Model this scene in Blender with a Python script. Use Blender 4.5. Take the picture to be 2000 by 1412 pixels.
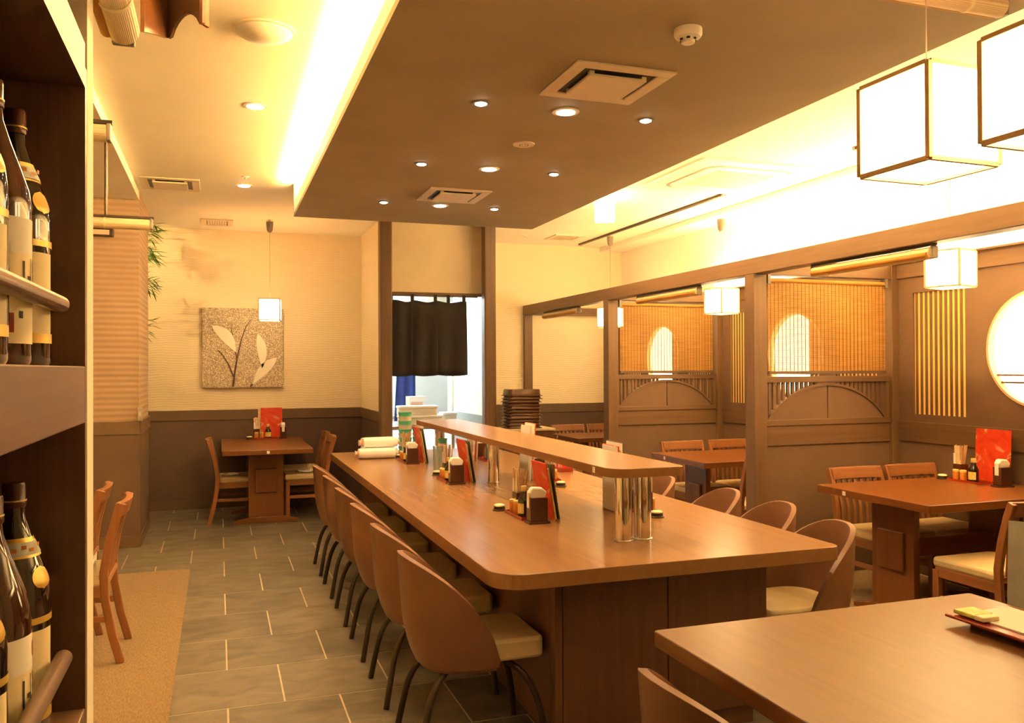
import bpy, bmesh, math, random
from mathutils import Vector, Matrix
random.seed(7)
PI = math.pi
for o in list(bpy.data.objects):
    bpy.data.objects.remove(o, do_unlink=True)
SC = bpy.context.scene
COL = SC.collection

# ------------------------------------------------------------------ camera
F_PX = 1648.33
YAW, PITCH, ROLL = .3343, .0084, -.0043
cd = bpy.data.cameras.new('camera'); cam = bpy.data.objects.new('camera', cd); COL.objects.link(cam)
cd.sensor_fit = 'HORIZONTAL'; cd.sensor_width = 36.0; cd.lens = 36.0 * F_PX / 2000.0
cd.clip_start = .02; cd.clip_end = 60
fw = Vector((math.sin(YAW)*math.cos(PITCH), math.cos(YAW)*math.cos(PITCH), math.sin(PITCH)))
rt = Vector((math.cos(YAW), -math.sin(YAW), 0)); up = rt.cross(fw)
r2 = rt*math.cos(ROLL) + up*math.sin(ROLL); u2 = up*math.cos(ROLL) - rt*math.sin(ROLL)
M = Matrix((r2, u2, -fw)).transposed().to_4x4(); M.translation = (0, 0, 1.5)
cam.matrix_world = M
SC.camera = cam

# ------------------------------------------------------------------ world, exposure
SC.view_settings.view_transform = 'Standard'; SC.view_settings.look = 'None'
SC.view_settings.gamma = 1.0; SC.view_settings.use_curve_mapping = False
SC.view_settings.exposure = 1.88
W = bpy.data.worlds.new('world'); SC.world = W; W.use_nodes = True
W.node_tree.nodes['Background'].inputs[0].default_value = (.02, .015, .01, 1)
W.node_tree.nodes['Background'].inputs[1].default_value = 1.0
WARM = (1.0, .54, .17); WARM2 = (1.0, .64, .26); COOL = (.92, 1.0, 1.0)

def area(name, loc, rot, sx, sy, power, col=WARM, spread=PI):
    l = bpy.data.lights.new(name, 'AREA'); l.shape = 'RECTANGLE'; l.size = sx; l.size_y = sy
    l.energy = power; l.color = col; l.spread = spread
    o = bpy.data.objects.new(name, l); COL.objects.link(o); o.location = loc; o.rotation_euler = rot
    return o
def spot(name, loc, power, ang=100, blend=.6, col=WARM2, rot=(0,0,0), r=.04):
    l = bpy.data.lights.new(name, 'SPOT'); l.energy = power; l.spot_size = math.radians(ang); l.spot_blend = blend
    l.color = col; l.shadow_soft_size = r
    o = bpy.data.objects.new(name, l); COL.objects.link(o); o.location = loc; o.rotation_euler = rot
    return o

# room dimensions (metres)
CEIL = 3.03; LOWC = 2.95; BACK = 9.74; XR = 4.87; XL = -2.7; FRONT = -2.2
SOF = (.585, 2.68, -.6, 7.15, 2.76)          # dropped ceiling panel x0 x1 y0 y1 z

# cove light strips along both sides of the dropped ceiling panel, shining up
area('cove_lamp', (SOF[0]+.10, (1.2+SOF[3])/2, SOF[4]+.13), (PI, .45, 0), .05, SOF[3]-1.5, 290, WARM2)
area('cove_lamp', (SOF[1]-.10, (1.2+SOF[3])/2, SOF[4]+.13), (PI, -.45, 0), .05, SOF[3]-1.5, 125, WARM2)
# linear lamp on top of the booth screens washing the upper right wall
area('screen_top_lamp', (4.76, 4.3, 2.30), (PI, 0, 0), .07, 6.4, 75, WARM2)
# kitchen lamp
area('kitchen_lamp', (2.1, 10.5, 2.55), (0, 0, 0), 1.0, 1.6, 34, COOL)

# ------------------------------------------------------------------ materials
MATS = {}
def nt(name):
    m = bpy.data.materials.new(name); m.use_nodes = True; MATS[name] = m
    n = m.node_tree.nodes; l = m.node_tree.links
    return m, n, l, n['Principled BSDF']
def setp(b, col=None, rough=.5, metal=0, spec=.5, coat=0, trans=0, emis=None, es=0):
    if col is not None: b.inputs['Base Color'].default_value = (*col, 1)
    b.inputs['Roughness'].default_value = rough; b.inputs['Metallic'].default_value = metal
    b.inputs['Specular IOR Level'].default_value = spec; b.inputs['Coat Weight'].default_value = coat
    b.inputs['Transmission Weight'].default_value = trans
    if emis: b.inputs['Emission Color'].default_value = (*emis, 1); b.inputs['Emission Strength'].default_value = es
def coords(n, l, scale=(1,1,1), kind='Object'):
    t = n.new('ShaderNodeTexCoord'); m = n.new('ShaderNodeMapping'); m.inputs['Scale'].default_value = scale
    if kind == 'World':
        g = n.new('ShaderNodeNewGeometry'); l.new(g.outputs['Position'], m.inputs['Vector'])
    else: l.new(t.outputs[kind], m.inputs['Vector'])
    return m.outputs['Vector']
def ramp(n, l, fac, stops):
    r = n.new('ShaderNodeValToRGB'); e = r.color_ramp.elements
    while len(e) < len(stops): e.new(.5)
    for i, (p, c) in enumerate(stops): e[i].position = p; e[i].color = (*c, 1)
    l.new(fac, r.inputs['Fac']); return r.outputs['Color']
def bump(n, l, b, h, strength=.2, dist=.01):
    k = n.new('ShaderNodeBump'); k.inputs['Strength'].default_value = strength; k.inputs['Distance'].default_value = dist
    l.new(h, k.inputs['Height']); l.new(k.outputs['Normal'], b.inputs['Normal'])
def plain(name, col, rough=.5, metal=0, spec=.5, var=.08, nscale=6, **kw):
    m, n, l, b = nt(name); setp(b, col, rough, metal, spec, **kw)
    if var:
        t = n.new('ShaderNodeTexNoise'); t.inputs['Scale'].default_value = nscale; t.inputs['Detail'].default_value = 4
        l.new(coords(n, l), t.inputs['Vector'])
        c = ramp(n, l, t.outputs['Fac'], [(.3, tuple(x*(1-var) for x in col)), (.7, tuple(min(1, x*(1+var)) for x in col))])
        l.new(c, b.inputs['Base Color'])
    return m
def wood(name, c1, c2, rough, axis, spec=.5, coat=0, fine=30, kind='Object'):
    m, n, l, b = nt(name); setp(b, c1, rough, 0, spec, coat)
    s = [fine, fine, fine]; s['xyz'.index(axis)] = fine*.05
    v = coords(n, l, tuple(s), kind)
    t = n.new('ShaderNodeTexNoise'); t.inputs['Scale'].default_value = 1.0; t.inputs['Detail'].default_value = 5; t.inputs['Roughness'].default_value = .6
    t.inputs['Distortion'].default_value = .4
    l.new(v, t.inputs['Vector'])
    c = ramp(n, l, t.outputs['Fac'], [(.28, c1), (.72, c2)]); l.new(c, b.inputs['Base Color'])
    return m
def emit(name, col, s):
    m, n, l, b = nt(name); setp(b, col, .8, emis=col, es=s); return m

for ax in 'xyz':
    wood('table_wood_'+ax, (.150, .048, .011), (.205, .072, .018), .28, ax, .5, .0, 45)
    wood('near_wood_'+ax, (.165, .066, .018), (.225, .096, .027), .32, ax, .4, .0, 40)
    wood('counter_wood_'+ax, (.29, .140, .053), (.335, .168, .067), .26, ax, .6, .0, 28)
    wood('post_wood_'+ax, (.128, .070, .034), (.175, .100, .050), .5, ax)
    wood('cabinet_wood_'+ax, (.115, .056, .028), (.165, .085, .044), .42, ax, fine=60)
    wood('chair_wood_'+ax, (.23, .085, .03), (.33, .135, .05), .35, ax)
    wood('base_wood_'+ax, (.115, .048, .022), (.165, .072, .034), .38, ax)
plain('soffit_brown', (.33, .27, .16), .75, var=.06, nscale=3)
plain('ceiling_cream', (.87, .82, .70), .8, var=.03, nscale=2)
plain('wall_plain', (.76, .64, .44), .8, var=.03)
plain('wall_white', (.85, .80, .68), .8, var=.02)
plain('wainscot', (.115, .066, .042), .62, var=.10, nscale=3)
plain('panel_cloth', (.165, .098, .058), .75, var=.06, nscale=5)
plain('rail_brown', (.135, .080, .042), .5, var=.08)
plain('grout', (.62, .52, .38), .8, var=.06, nscale=20)
plain('leather', (.215, .098, .050), .42, var=.06, nscale=9)
plain('seat_cream', (.66, .52, .29), .45, var=.05, nscale=8)
plain('leg_metal', (.060, .042, .028), .38, metal=.5, var=.05)
plain('chrome', (.82, .80, .77), .06, metal=1, var=0)
plain('steel', (.60, .60, .58), .28, metal=1, var=.03)
plain('white_plastic', (.80, .76, .66), .4, var=.03)
plain('vent_cream', (.72, .62, .46), .5, var=.03)
plain('black_plastic', (.02, .017, .015), .4, var=0)
plain('noren_cloth', (.028, .022, .018), .85, var=.15, nscale=12)
plain('lacquer_brown', (.075, .026, .012), .22, var=.1)
plain('lacquer_red', (.30, .030, .012), .25, var=.1)
plain('tray_black', (.125, .055, .028), .22, var=.1)
plain('paper_white', (.88, .85, .78), .8, var=.03)
plain('tag_white', (.9, .86, .75), .6, var=0)
plain('yellow_label', (.80, .60, .12), .6, var=.1, nscale=20)
plain('cream_label', (.85, .74, .46), .6, var=.05, nscale=15)
plain('orange_jar', (.60, .22, .03), .3, var=.15, nscale=40)
plain('chopstick', (.62, .40, .19), .5, var=.15, nscale=30)
plain('cap_yellow', (.70, .48, .16), .5, var=0)
plain('menu_green', (.62, .62, .12), .5, var=.25, nscale=25)
plain('menu_dark', (.13, .09, .045), .4, var=.2, nscale=20)
plain('menu_cream', (.75, .62, .42), .5, var=.15, nscale=25)
plain('towel_white', (.92, .90, .86), .7, var=.02)
plain('pink_paper', (.80, .56, .44), .7, var=.05)
plain('teal_plastic', (.10, .52, .34), .4, var=.05)
plain('cup_pink', (.80, .62, .55), .5, var=.03)
plain('blue_cloth', (.045, .075, .36), .8, var=.2, nscale=14)
plain('kitchen_white', (.86, .88, .87), .5, var=.02)
plain('kitchen_grey', (.30, .33, .31), .45, var=.04)
plain('gold', (.75, .52, .12), .35, metal=.4, var=.1)
plain('ink', (.03, .025, .02), .7, var=0)
plain('leaf_green', (.10, .24, .03), .5, var=.3, nscale=12)
plain('leaf_cream', (.86, .80, .66), .6, var=.03)
plain('stem_brown', (.10, .055, .03), .6, var=.1)
plain('fixture_grey', (.20, .17, .14), .4, var=0)
plain('rail_metal', (.20, .12, .075), .33, metal=.35, var=.04)
plain('lantern_frame', (.66, .46, .25), .5, var=.08)
plain('glass_amber', (.050, .014, .005), .08, spec=.7, var=0, coat=.5)
plain('glass_dark', (.018, .010, .007), .07, spec=.7, var=0, coat=.5)
plain('glass_clear', (.75, .80, .76), .05, var=0, trans=.85)
plain('board_grey', (.42, .42, .37), .6, var=.1, nscale=15)
emit('lamp_paper', (1.0, .70, .34), 6.8)
emit('lamp_paper_large', (1.0, .70, .34), 3.9)
emit('window_paper', (1.0, .74, .38), 2.6)
emit('slat_paper', (1.0, .58, .14), .04)
emit('bulb', (1.0, .90, .70), 30.0)
emit('bulb_small', (1.0, .90, .70), 14.0)
emit('sign_lamp', (1.0, .80, .5), 8.0)

# wavy cream wallpaper
def mk_wave():
    m, n, l, b = nt('wall_cream'); setp(b, (.76, .62, .40), .75)
    v = coords(n, l, (1, 1, 1))
    w = n.new('ShaderNodeTexWave'); w.wave_type = 'BANDS'; w.bands_direction = 'Z'; w.inputs['Scale'].default_value = 12
    w.inputs['Distortion'].default_value = 7.0; w.inputs['Detail'].default_value = 1.5; w.inputs['Detail Scale'].default_value = .35
    l.new(v, w.inputs['Vector'])
    c = ramp(n, l, w.outputs['Fac'], [(0, (.82, .69, .46)), (1, (.86, .73, .50))]); l.new(c, b.inputs['Base Color'])
    bump(n, l, b, w.outputs['Fac'], .16, .008)
mk_wave()
def mk_stripe():
    m, n, l, b = nt('wall_stripe'); setp(b, (.5, .36, .24), .75)
    t = n.new('ShaderNodeTexNoise'); t.inputs['Scale'].default_value = 1; t.inputs['Detail'].default_value = 2
    l.new(coords(n, l, (.02, .02, 26)), t.inputs['Vector'])
    w = n.new('ShaderNodeTexWave'); w.bands_direction = 'Z'; w.inputs['Scale'].default_value = 6.5
    l.new(coords(n, l), w.inputs['Vector'])
    mx = n.new('ShaderNodeMath'); mx.operation = 'MULTIPLY_ADD'; mx.inputs[1].default_value = .45
    l.new(w.outputs['Fac'], mx.inputs[0]); 
    m2 = n.new('ShaderNodeMath'); m2.operation = 'MULTIPLY'; m2.inputs[1].default_value = .6; l.new(t.outputs['Fac'], m2.inputs[0]); l.new(m2.outputs[0], mx.inputs[2])
    c = ramp(n, l, mx.outputs[0], [(.2, (.36, .235, .145)), (.75, (.46, .33, .215))]); l.new(c, b.inputs['Base Color'])
    bump(n, l, b, w.outputs['Fac'], .25, .01)
mk_stripe()
def mk_tile():
    m, n, l, b = nt('slate_tile'); setp(b, (.1, .085, .07), .42, spec=.45)
    t = n.new('ShaderNodeTexNoise'); t.inputs['Scale'].default_value = 5; t.inputs['Detail'].default_value = 7; t.inputs['Distortion'].default_value = .6
    l.new(coords(n, l, (1, 1.7, 1), 'World'), t.inputs['Vector'])
    oi = n.new('ShaderNodeObjectInfo'); 
    ad = n.new('ShaderNodeMath'); ad.operation = 'MULTIPLY_ADD'; ad.inputs[1].default_value = .16; l.new(oi.outputs['Random'], ad.inputs[0]); l.new(t.outputs['Fac'], ad.inputs[2])
    c = ramp(n, l, ad.outputs[0], [(.3, (.086, .074, .056)), (.85, (.222, .186, .136))]); l.new(c, b.inputs['Base Color'])
    bump(n, l, b, t.outputs['Fac'], .10, .006)
mk_tile()
def mk_carpet():
    m, n, l, b = nt('carpet_tan'); setp(b, (.4, .27, .15), .9, spec=.15)
    t = n.new('ShaderNodeTexNoise'); t.inputs['Scale'].default_value = 1; t.inputs['Detail'].default_value = 3
    l.new(coords(n, l, (160, 30, 1), 'World'), t.inputs['Vector'])
    c = ramp(n, l, t.outputs['Fac'], [(.3, (.20, .135, .070)), (.7, (.31, .215, .118))]); l.new(c, b.inputs['Base Color'])
    bump(n, l, b, t.outputs['Fac'], .35, .01)
mk_carpet()
def mk_bamboo(name, trans):
    m, n, l, b = nt(name); setp(b, (.55, .32, .09), .6)
    t = n.new('ShaderNodeTexNoise'); t.inputs['Scale'].default_value = 1; t.inputs['Detail'].default_value = 3
    l.new(coords(n, l, (5, 5, 120)), t.inputs['Vector'])
    c = ramp(n, l, t.outputs['Fac'], [(.3, (.52, .28, .06)), (.7, (.74, .44, .12))]); l.new(c, b.inputs['Base Color'])
    if trans:
        tr = n.new('ShaderNodeBsdfTranslucent'); l.new(c, tr.inputs['Color'])
        mx = n.new('ShaderNodeMixShader'); mx.inputs[0].default_value = .45
        l.new(b.outputs[0], mx.inputs[1]); l.new(tr.outputs[0], mx.inputs[2]); l.new(mx.outputs[0], n['Material Output'].inputs['Surface'])
mk_bamboo('bamboo_slat', True)
def mk_roll():
    m, n, l, b = nt('bamboo_roll'); setp(b, (.6, .44, .25), .55)
    w = n.new('ShaderNodeTexWave'); w.wave_type = 'BANDS'; w.bands_direction = 'Y'; w.inputs['Scale'].default_value = 95; w.inputs['Distortion'].default_value = 1
    l.new(coords(n, l), w.inputs['Vector'])
    c = ramp(n, l, w.outputs['Fac'], [(.2, (.66, .50, .29)), (.7, (.86, .70, .46))]); l.new(c, b.inputs['Base Color'])
    bump(n, l, b, w.outputs['Fac'], .3, .004)
mk_roll()
def mk_menu_red():
    m, n, l, b = nt('menu_red'); setp(b, (.6, .04, .01), .4)
    t = n.new('ShaderNodeTexNoise'); t.inputs['Scale'].default_value = 9; t.inputs['Detail'].default_value = 3; t.inputs['Distortion'].default_value = 1.2
    l.new(coords(n, l), t.inputs['Vector'])
    c = ramp(n, l, t.outputs['Fac'], [(.35, (.62, .035, .01)), (.56, (.72, .07, .02)), (.64, (.75, .45, .25)), (.7, (.65, .05, .015))]); l.new(c, b.inputs['Base Color'])
mk_menu_red()
def mk_mosaic():
    m, n, l, b = nt('mosaic'); setp(b, (.45, .35, .22), .45, spec=.6)
    v = n.new('ShaderNodeTexVoronoi'); v.inputs['Scale'].default_value = 75; l.new(coords(n, l), v.inputs['Vector'])
    t = n.new('ShaderNodeTexNoise'); t.inputs['Scale'].default_value = 90; t.inputs['Detail'].default_value = 1; l.new(coords(n, l), t.inputs['Vector'])
    c = ramp(n, l, t.outputs['Fac'], [(.35, (.34, .25, .16)), (.52, (.52, .41, .28)), (.66, (.80, .68, .48))]); l.new(c, b.inputs['Base Color'])
    bump(n, l, b, v.outputs['Distance'], .4, .01)
mk_mosaic()

# ------------------------------------------------------------------ mesh builder
class MB:
    def __init__(s): s.v = []; s.f = []
    def add(s, vs, fs):
        o = len(s.v); s.v += [tuple(v) for v in vs]; s.f += [tuple(i+o for i in f) for f in fs]; return s
    def box(s, x0, y0, z0, x1, y1, z1):
        return s.add([(x0,y0,z0),(x1,y0,z0),(x1,y1,z0),(x0,y1,z0),(x0,y0,z1),(x1,y0,z1),(x1,y1,z1),(x0,y1,z1)],
                     [(0,3,2,1),(4,5,6,7),(0,1,5,4),(1,2,6,5),(2,3,7,6),(3,0,4,7)])
    def cbox(s, c, d): return s.box(c[0]-d[0]/2, c[1]-d[1]/2, c[2]-d[2]/2, c[0]+d[0]/2, c[1]+d[1]/2, c[2]+d[2]/2)
    def prism(s, poly, a0, a1, axis='z'):
        n = len(poly)
        def P(p, a): return (p[0], p[1], a) if axis == 'z' else ((a, p[0], p[1]) if axis == 'x' else (p[0], a, p[1]))
        vs = [P(p, a0) for p in poly] + [P(p, a1) for p in poly]
        fs = [tuple(range(n))[::-1], tuple(range(n, 2*n))] + [(i, (i+1) % n, n+(i+1) % n, n+i) for i in range(n)]
        return s.add(vs, fs)
    def lathe(s, prof, c=(0,0,0), n=20, axis='z'):
        vs = []; fs = []
        for r, h in prof:
            for k in range(n):
                a = 2*PI*k/n; x, y = r*math.cos(a), r*math.sin(a)
                p = (x, y, h) if axis == 'z' else ((h, x, y) if axis == 'x' else (y, h, x))
                vs.append((p[0]+c[0], p[1]+c[1], p[2]+c[2]))
        m = len(prof)
        for i in range(m-1):
            for k in range(n): fs.append((i*n+k, i*n+(k+1) % n, (i+1)*n+(k+1) % n, (i+1)*n+k))
        fs.append(tuple(range(n))[::-1]); fs.append(tuple((m-1)*n+k for k in range(n)))
        return s.add(vs, fs)
    def cyl(s, c, r, h, n=20, axis='z'): return s.lathe([(r, 0), (r, h)], c, n, axis)
    def tube(s, pts, r, n=10, taper=None):
        pts = [Vector(p) for p in pts]; vs = []; fs = []; m = len(pts)
        t0 = (pts[1]-pts[0]).normalized(); a = Vector((0,0,1)) if abs(t0.z) < .9 else Vector((1,0,0))
        nx = t0.cross(a).normalized()
        for i, p in enumerate(pts):
            t = (pts[min(i+1, m-1)]-pts[max(i-1, 0)]).normalized()
            nx = (nx - t*nx.dot(t)).normalized(); ny = t.cross(nx)
            rr = r if taper is None else r*(1+(taper-1)*i/(m-1))
            for k in range(n):
                q = p + (nx*math.cos(2*PI*k/n) + ny*math.sin(2*PI*k/n))*rr; vs.append(tuple(q))
        for i in range(m-1):
            for k in range(n): fs.append((i*n+k, i*n+(k+1) % n, (i+1)*n+(k+1) % n, (i+1)*n+k))
        fs.append(tuple(range(n))[::-1]); fs.append(tuple((m-1)*n+k for k in range(n)))
        return s.add(vs, fs)
    def sweep(s, pts, w, d, side=(1,0,0)):
        """rectangular section swept along pts; w along side, d across"""
        pts = [Vector(p) for p in pts]; sd = Vector(side); vs = []; fs = []; m = len(pts)
        for i, p in enumerate(pts):
            t = (pts[min(i+1, m-1)]-pts[max(i-1, 0)]).normalized(); nn = t.cross(sd).normalized()
            for a, b in ((-1,-1),(1,-1),(1,1),(-1,1)): vs.append(tuple(p + sd*(a*w/2) + nn*(b*d/2)))
        for i in range(m-1):
            for k in range(4): fs.append((i*4+k, i*4+(k+1) % 4, (i+1)*4+(k+1) % 4, (i+1)*4+k))
        fs.append((3,2,1,0)); fs.append(tuple((m-1)*4+k for k in range(4)))
        return s.add(vs, fs)
    def grid(s, rows):
        n = len(rows[0]); vs = [p for r in rows for p in r]; fs = []
        for i in range(len(rows)-1):
            for k in range(n-1): fs.append((i*n+k, i*n+k+1, (i+1)*n+k+1, (i+1)*n+k))
        return s.add(vs, fs)
    def mesh(s, name, m, smooth=0):
        me = bpy.data.meshes.new(name); me.from_pydata(s.v, [], s.f); me.update()
        b = bmesh.new(); b.from_mesh(me); bmesh.ops.recalc_face_normals(b, faces=b.faces); b.to_mesh(me); b.free()
        me.materials.append(MATS[m])
        if smooth:
            me.polygons.foreach_set('use_smooth', [True]*len(me.polygons))
            try: me.set_sharp_from_angle(angle=math.radians(smooth))
            except Exception: pass
        return me
def link(name, me, parent=None):
    o = bpy.data.objects.new(name, me); COL.objects.link(o)
    if parent is not None: o.parent = parent
    return o
def obj(name, mb, m, parent=None, smooth=0, bev=0):
    o = link(name, mb.mesh(name, m, smooth), parent)
    if bev:
        k = o.modifiers.new('bevel', 'BEVEL'); k.width = bev; k.segments = 2; k.limit_method = 'ANGLE'; k.angle_limit = math.radians(50)
    return o
def tag(o, label=None, cat=None, group=None, kind=None):
    if label: o['label'] = label
    if cat: o['category'] = cat
    if group: o['group'] = group
    if kind: o['kind'] = kind
    return o
def thing(name, label, cat, loc=(0,0,0), rz=0, group=None):
    o = bpy.data.objects.new(name, None); COL.objects.link(o); o.location = loc; o.rotation_euler = (0, 0, rz)
    o.empty_display_size = .05
    return tag(o, label, cat, group)
def struct(name, mb, m, parent=None, smooth=0, bev=0, label=None):
    o = obj(name, mb, m, parent, smooth, bev)
    if parent is None: o['kind'] = 'structure'
    if label: o['label'] = label
    return o
def copy_tree(o, parent=None):
    c = o.copy(); COL.objects.link(c)
    if parent is not None: c.parent = parent
    for ch in list(o.children): copy_tree(ch, c)
    return c
def dup(o, loc, rz, label=None, group=None):
    c = copy_tree(o); c.location = loc; c.rotation_euler = (0, 0, rz)
    if label: c['label'] = label
    if group: c['group'] = group
    return c
def roundpoly(x0, y0, x1, y1, r, seg=6):
    """r = radii for corners (x0,y0),(x1,y0),(x1,y1),(x0,y1)"""
    out = []
    for (cx, cy, a0, rr) in ((x0, y0, PI, r[0]), (x1, y0, 1.5*PI, r[1]), (x1, y1, 0, r[2]), (x0, y1, .5*PI, r[3])):
        if rr <= 0: out.append((cx, cy)); continue
        ox = cx + (rr if cx == x0 else -rr); oy = cy + (rr if cy == y0 else -rr)
        for k in range(seg+1):
            a = a0 + .5*PI*k/seg; out.append((ox+rr*math.cos(a), oy+rr*math.sin(a)))
    return out

# ================================================================== THE SETTING
GX, GP, RY, RP = .036, .2447, 9.534, .5067      # tile grid: joint x, half pitch, row line y, row pitch
fl = struct('floor', MB().box(XL-.1, FRONT-.1, -.06, XR+.1, BACK+.1, -.0014), 'grout', label='floor of dark slate tiles with pale joints')
G = .004
tile_me = MB().box(-GP+G, -RP/2+G, -.02, GP-G, RP/2-G, 0).mesh('tile', 'slate_tile')
for j in range(-1, 18):
    y1 = RY - j*RP; y0 = y1 - RP
    off = 0 if j % 2 == 1 else GP
    for i in range(-3, 8):
        x0 = GX + off + i*2*GP - (2*GP if off else 0); x1 = x0 + 2*GP
        if x1 < -1.45 or x0 > 3.30: continue
        yy1 = min(y1, BACK - .002); xa, xb, yy0 = x0, min(x1, 3.33), y0
        if y0 >= 8.7: pass
        elif y0 >= 7.6: xa = max(x0, -.64)
        elif y1 > 7.82 and x1 < -.64: yy1 = 7.82
        if xb-xa < .03 or yy1-yy0 < .03: continue
        if (xa, xb, yy0, yy1) != (x0, x1, y0, y1):
            o = link('tile', MB().box(xa+G, yy0+G, -.02, xb-G, yy1-G, 0).mesh('tile', 'slate_tile'), fl)
        else:
            o = link('tile', tile_me, fl); o.location = ((x0+x1)/2, (y0+y1)/2, 0)
cp = obj('carpet', MB().box(-2.69, 1.75, -.003, -.205, 6.82, .003), 'carpet_tan'); tag(cp, 'tan ribbed carpet beside the slate tile aisle', 'carpet')
cp = obj('carpet', MB().box(3.34, .4, -.003, 4.77, BACK-.03, .003), 'carpet_tan'); tag(cp, 'tan carpet under the tables of the screened booths', 'carpet')

# walls
struct('wall_back', MB().box(XL, BACK, 0, 1.60, BACK+.1, CEIL+.05), 'wall_cream', label='cream wall with wavy relief behind the small table')
struct('wall_back_right', MB().box(2.70, BACK, 0, XR+.1, BACK+.1, CEIL+.05), 'wall_cream', label='cream wall closing the far booth')
struct('wall_right', MB().box(XR, FRONT, 0, XR+.1, BACK, CEIL+.05), 'wall_white', label='bright cream wall above the booth screens')
struct('wall_left', MB().box(XL-.1, FRONT, 0, XL, BACK, CEIL+.05), 'wall_plain')
struct('wall_front', MB().box(XL-.1, FRONT-.1, 0, XR+.1, FRONT, CEIL+.05), 'wall_plain')
struct('wall_return', MB().box(1.55, 8.50, 0, 1.62, BACK+.05, CEIL+.02), 'wall_cream', label='short cream wall beside the kitchen opening')
struct('wall_kitchen_side', MB().box(2.665, 8.50, 0, 2.74, 9.82, CEIL+.02), 'kitchen_white', label='white wall inside the kitchen opening')
struct('wall_header', MB().box(1.62, 8.64, 2.30, 2.665, 8.70, CEIL+.02), 'wall_plain', label='plain panel above the kitchen opening')
struct('trim_1', MB().box(1.62, 8.62, 2.272, 2.665, 8.71, 2.30), 'rail_brown', label='dark rail under the panel above the kitchen opening')
# pillar (wall block on the left)
pl = struct('wall_pillar', MB().box(XL, 7.82, 0, -.64, 8.78, CEIL), 'wall_stripe', label='wall block with horizontal striped paper')
def wains(name, x0, y0, x1, y1, face):
    """wainscot on a wall piece; face = outward normal axis"""
    e = {'-y': (0, -1), '+x': (1, 0), '-x': (-1, 0)}[face]
    def slab(z0, z1, t):
        return MB().box(min(x0, x0+e[0]*t), min(y0, y0+e[1]*t), z0, max(x1, x1+e[0]*t), max(y1, y1+e[1]*t), z1)
    w = struct('wall_wainscot_'+name, slab(.10, .955, .008), 'wainscot')
    r = struct('trim_rail_'+name, slab(.955, 1.065, .018), 'rail_brown', bev=.003)
    b = struct('baseboard_'+name, slab(0, .10, .014), 'rail_brown', bev=.002)
wains('back', XL, BACK, 1.55, BACK, '-y')
wains('back_right', 2.745, BACK, XR, BACK, '-y')
wains('return', 1.55, 8.52, 1.55, BACK, '-x')
wains('pillar_front', XL, 7.82, -.64, 7.82, '-y')
wains('pillar_side', -.64, 7.82, -.64, 8.78, '+x')
# kitchen opening posts
for k, (x0, x1, lab) in enumerate(((1.525, 1.648, 'beside the small table alcove'), (2.620, 2.745, 'beside the stacked trays'))):
    p = obj('doorway_post', MB().box(x0, 8.40, 0, x1, 8.52, CEIL), 'post_wood_z', bev=.012)
    tag(p, 'tall dark wooden post of the kitchen opening ' + lab, 'post')
# ceilings
struct('ceiling', MB().box(-.64, FRONT, CEIL, XR+.1, BACK+.1, CEIL+.08), 'ceiling_cream')
struct('ceiling_low', MB().box(XL-.1, FRONT, LOWC, -.64, 7.82, CEIL+.08).box(XL-.1, 7.82, CEIL, -.64, BACK+.1, CEIL+.08), 'ceiling_cream', label='slightly lower ceiling over the carpeted side')
struct('ceiling_border', MB().box(4.57, FRONT, 2.975, XR, BACK, CEIL), 'ceiling_cream', label='lower ceiling border along the right wall')
sx0, sx1, sy0, sy1, sz = SOF
sf = struct('ceiling_panel', MB().box(sx0, sy0, sz, sx1, sy1, sz+.03), 'soffit_brown', label='brown dropped ceiling panel above the counter')
obj('core', MB().box(sx0+.42, sy0, sz+.03, sx1-.42, sy1-.02, CEIL), 'ceiling_cream', sf)
obj('end_plate', MB().box(sx0, sy1-.02, sz+.03, sx1, sy1, CEIL), 'soffit_brown', sf)
obj('edge_lip', MB().box(sx0, sy0, sz+.03, sx0+.02, sy1-.02, sz+.115), 'ceiling_cream', sf)
obj('edge_lip', MB().box(sx1-.02, sy0, sz+.03, sx1, sy1-.02, sz+.115), 'ceiling_cream', sf)
for sx in (sx0+.10, sx1-.10):
    lt = obj('light_tube', MB().cyl((sx, 1.2, sz+.05), .014, sy1-1.4, 8, 'y'), 'white_plastic', sf, 40)

# kitchen shell
struct('wall_kitchen', MB().box(1.0, 12.0, 0, 4.2, 12.1, 2.75).box(1.52, 9.85, 0, 1.62, 12.0, 2.75).box(4.2, 9.80, 0, 4.3, 12.1, 2.75), 'kitchen_white', label='white kitchen walls')
struct('ceiling_kitchen', MB().box(1.62, 8.71, 2.7, 2.665, 9.85, 2.8).box(1.52, 9.85, 2.7, 4.3, 12.1, 2.8), 'kitchen_white')
struct('floor_kitchen', MB().box(1.52, BACK+.1, -.06, 4.3, 12.1, 0).box(1.62, BACK, -.06, 2.665, BACK+.1, -.001), 'kitchen_grey')
struct('trim_2', MB().box(2.650, 8.54, .62, 2.665, 9.82, 1.0), 'kitchen_grey', label='grey dado on the white kitchen wall')
struct('door_1', MB().box(2.64, 9.82, 0, 2.74, 10.0, 2.3), 'wall_white', label='pale door frame at the end of the white kitchen wall')

# stub wall carrying the bottle cabinet
struct('wall_stub', MB().box(-1.2, 1.625, 0, -.216, 1.70, LOWC), 'wall_white', label='end of the cream partition beside the bottle cabinet')

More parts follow.
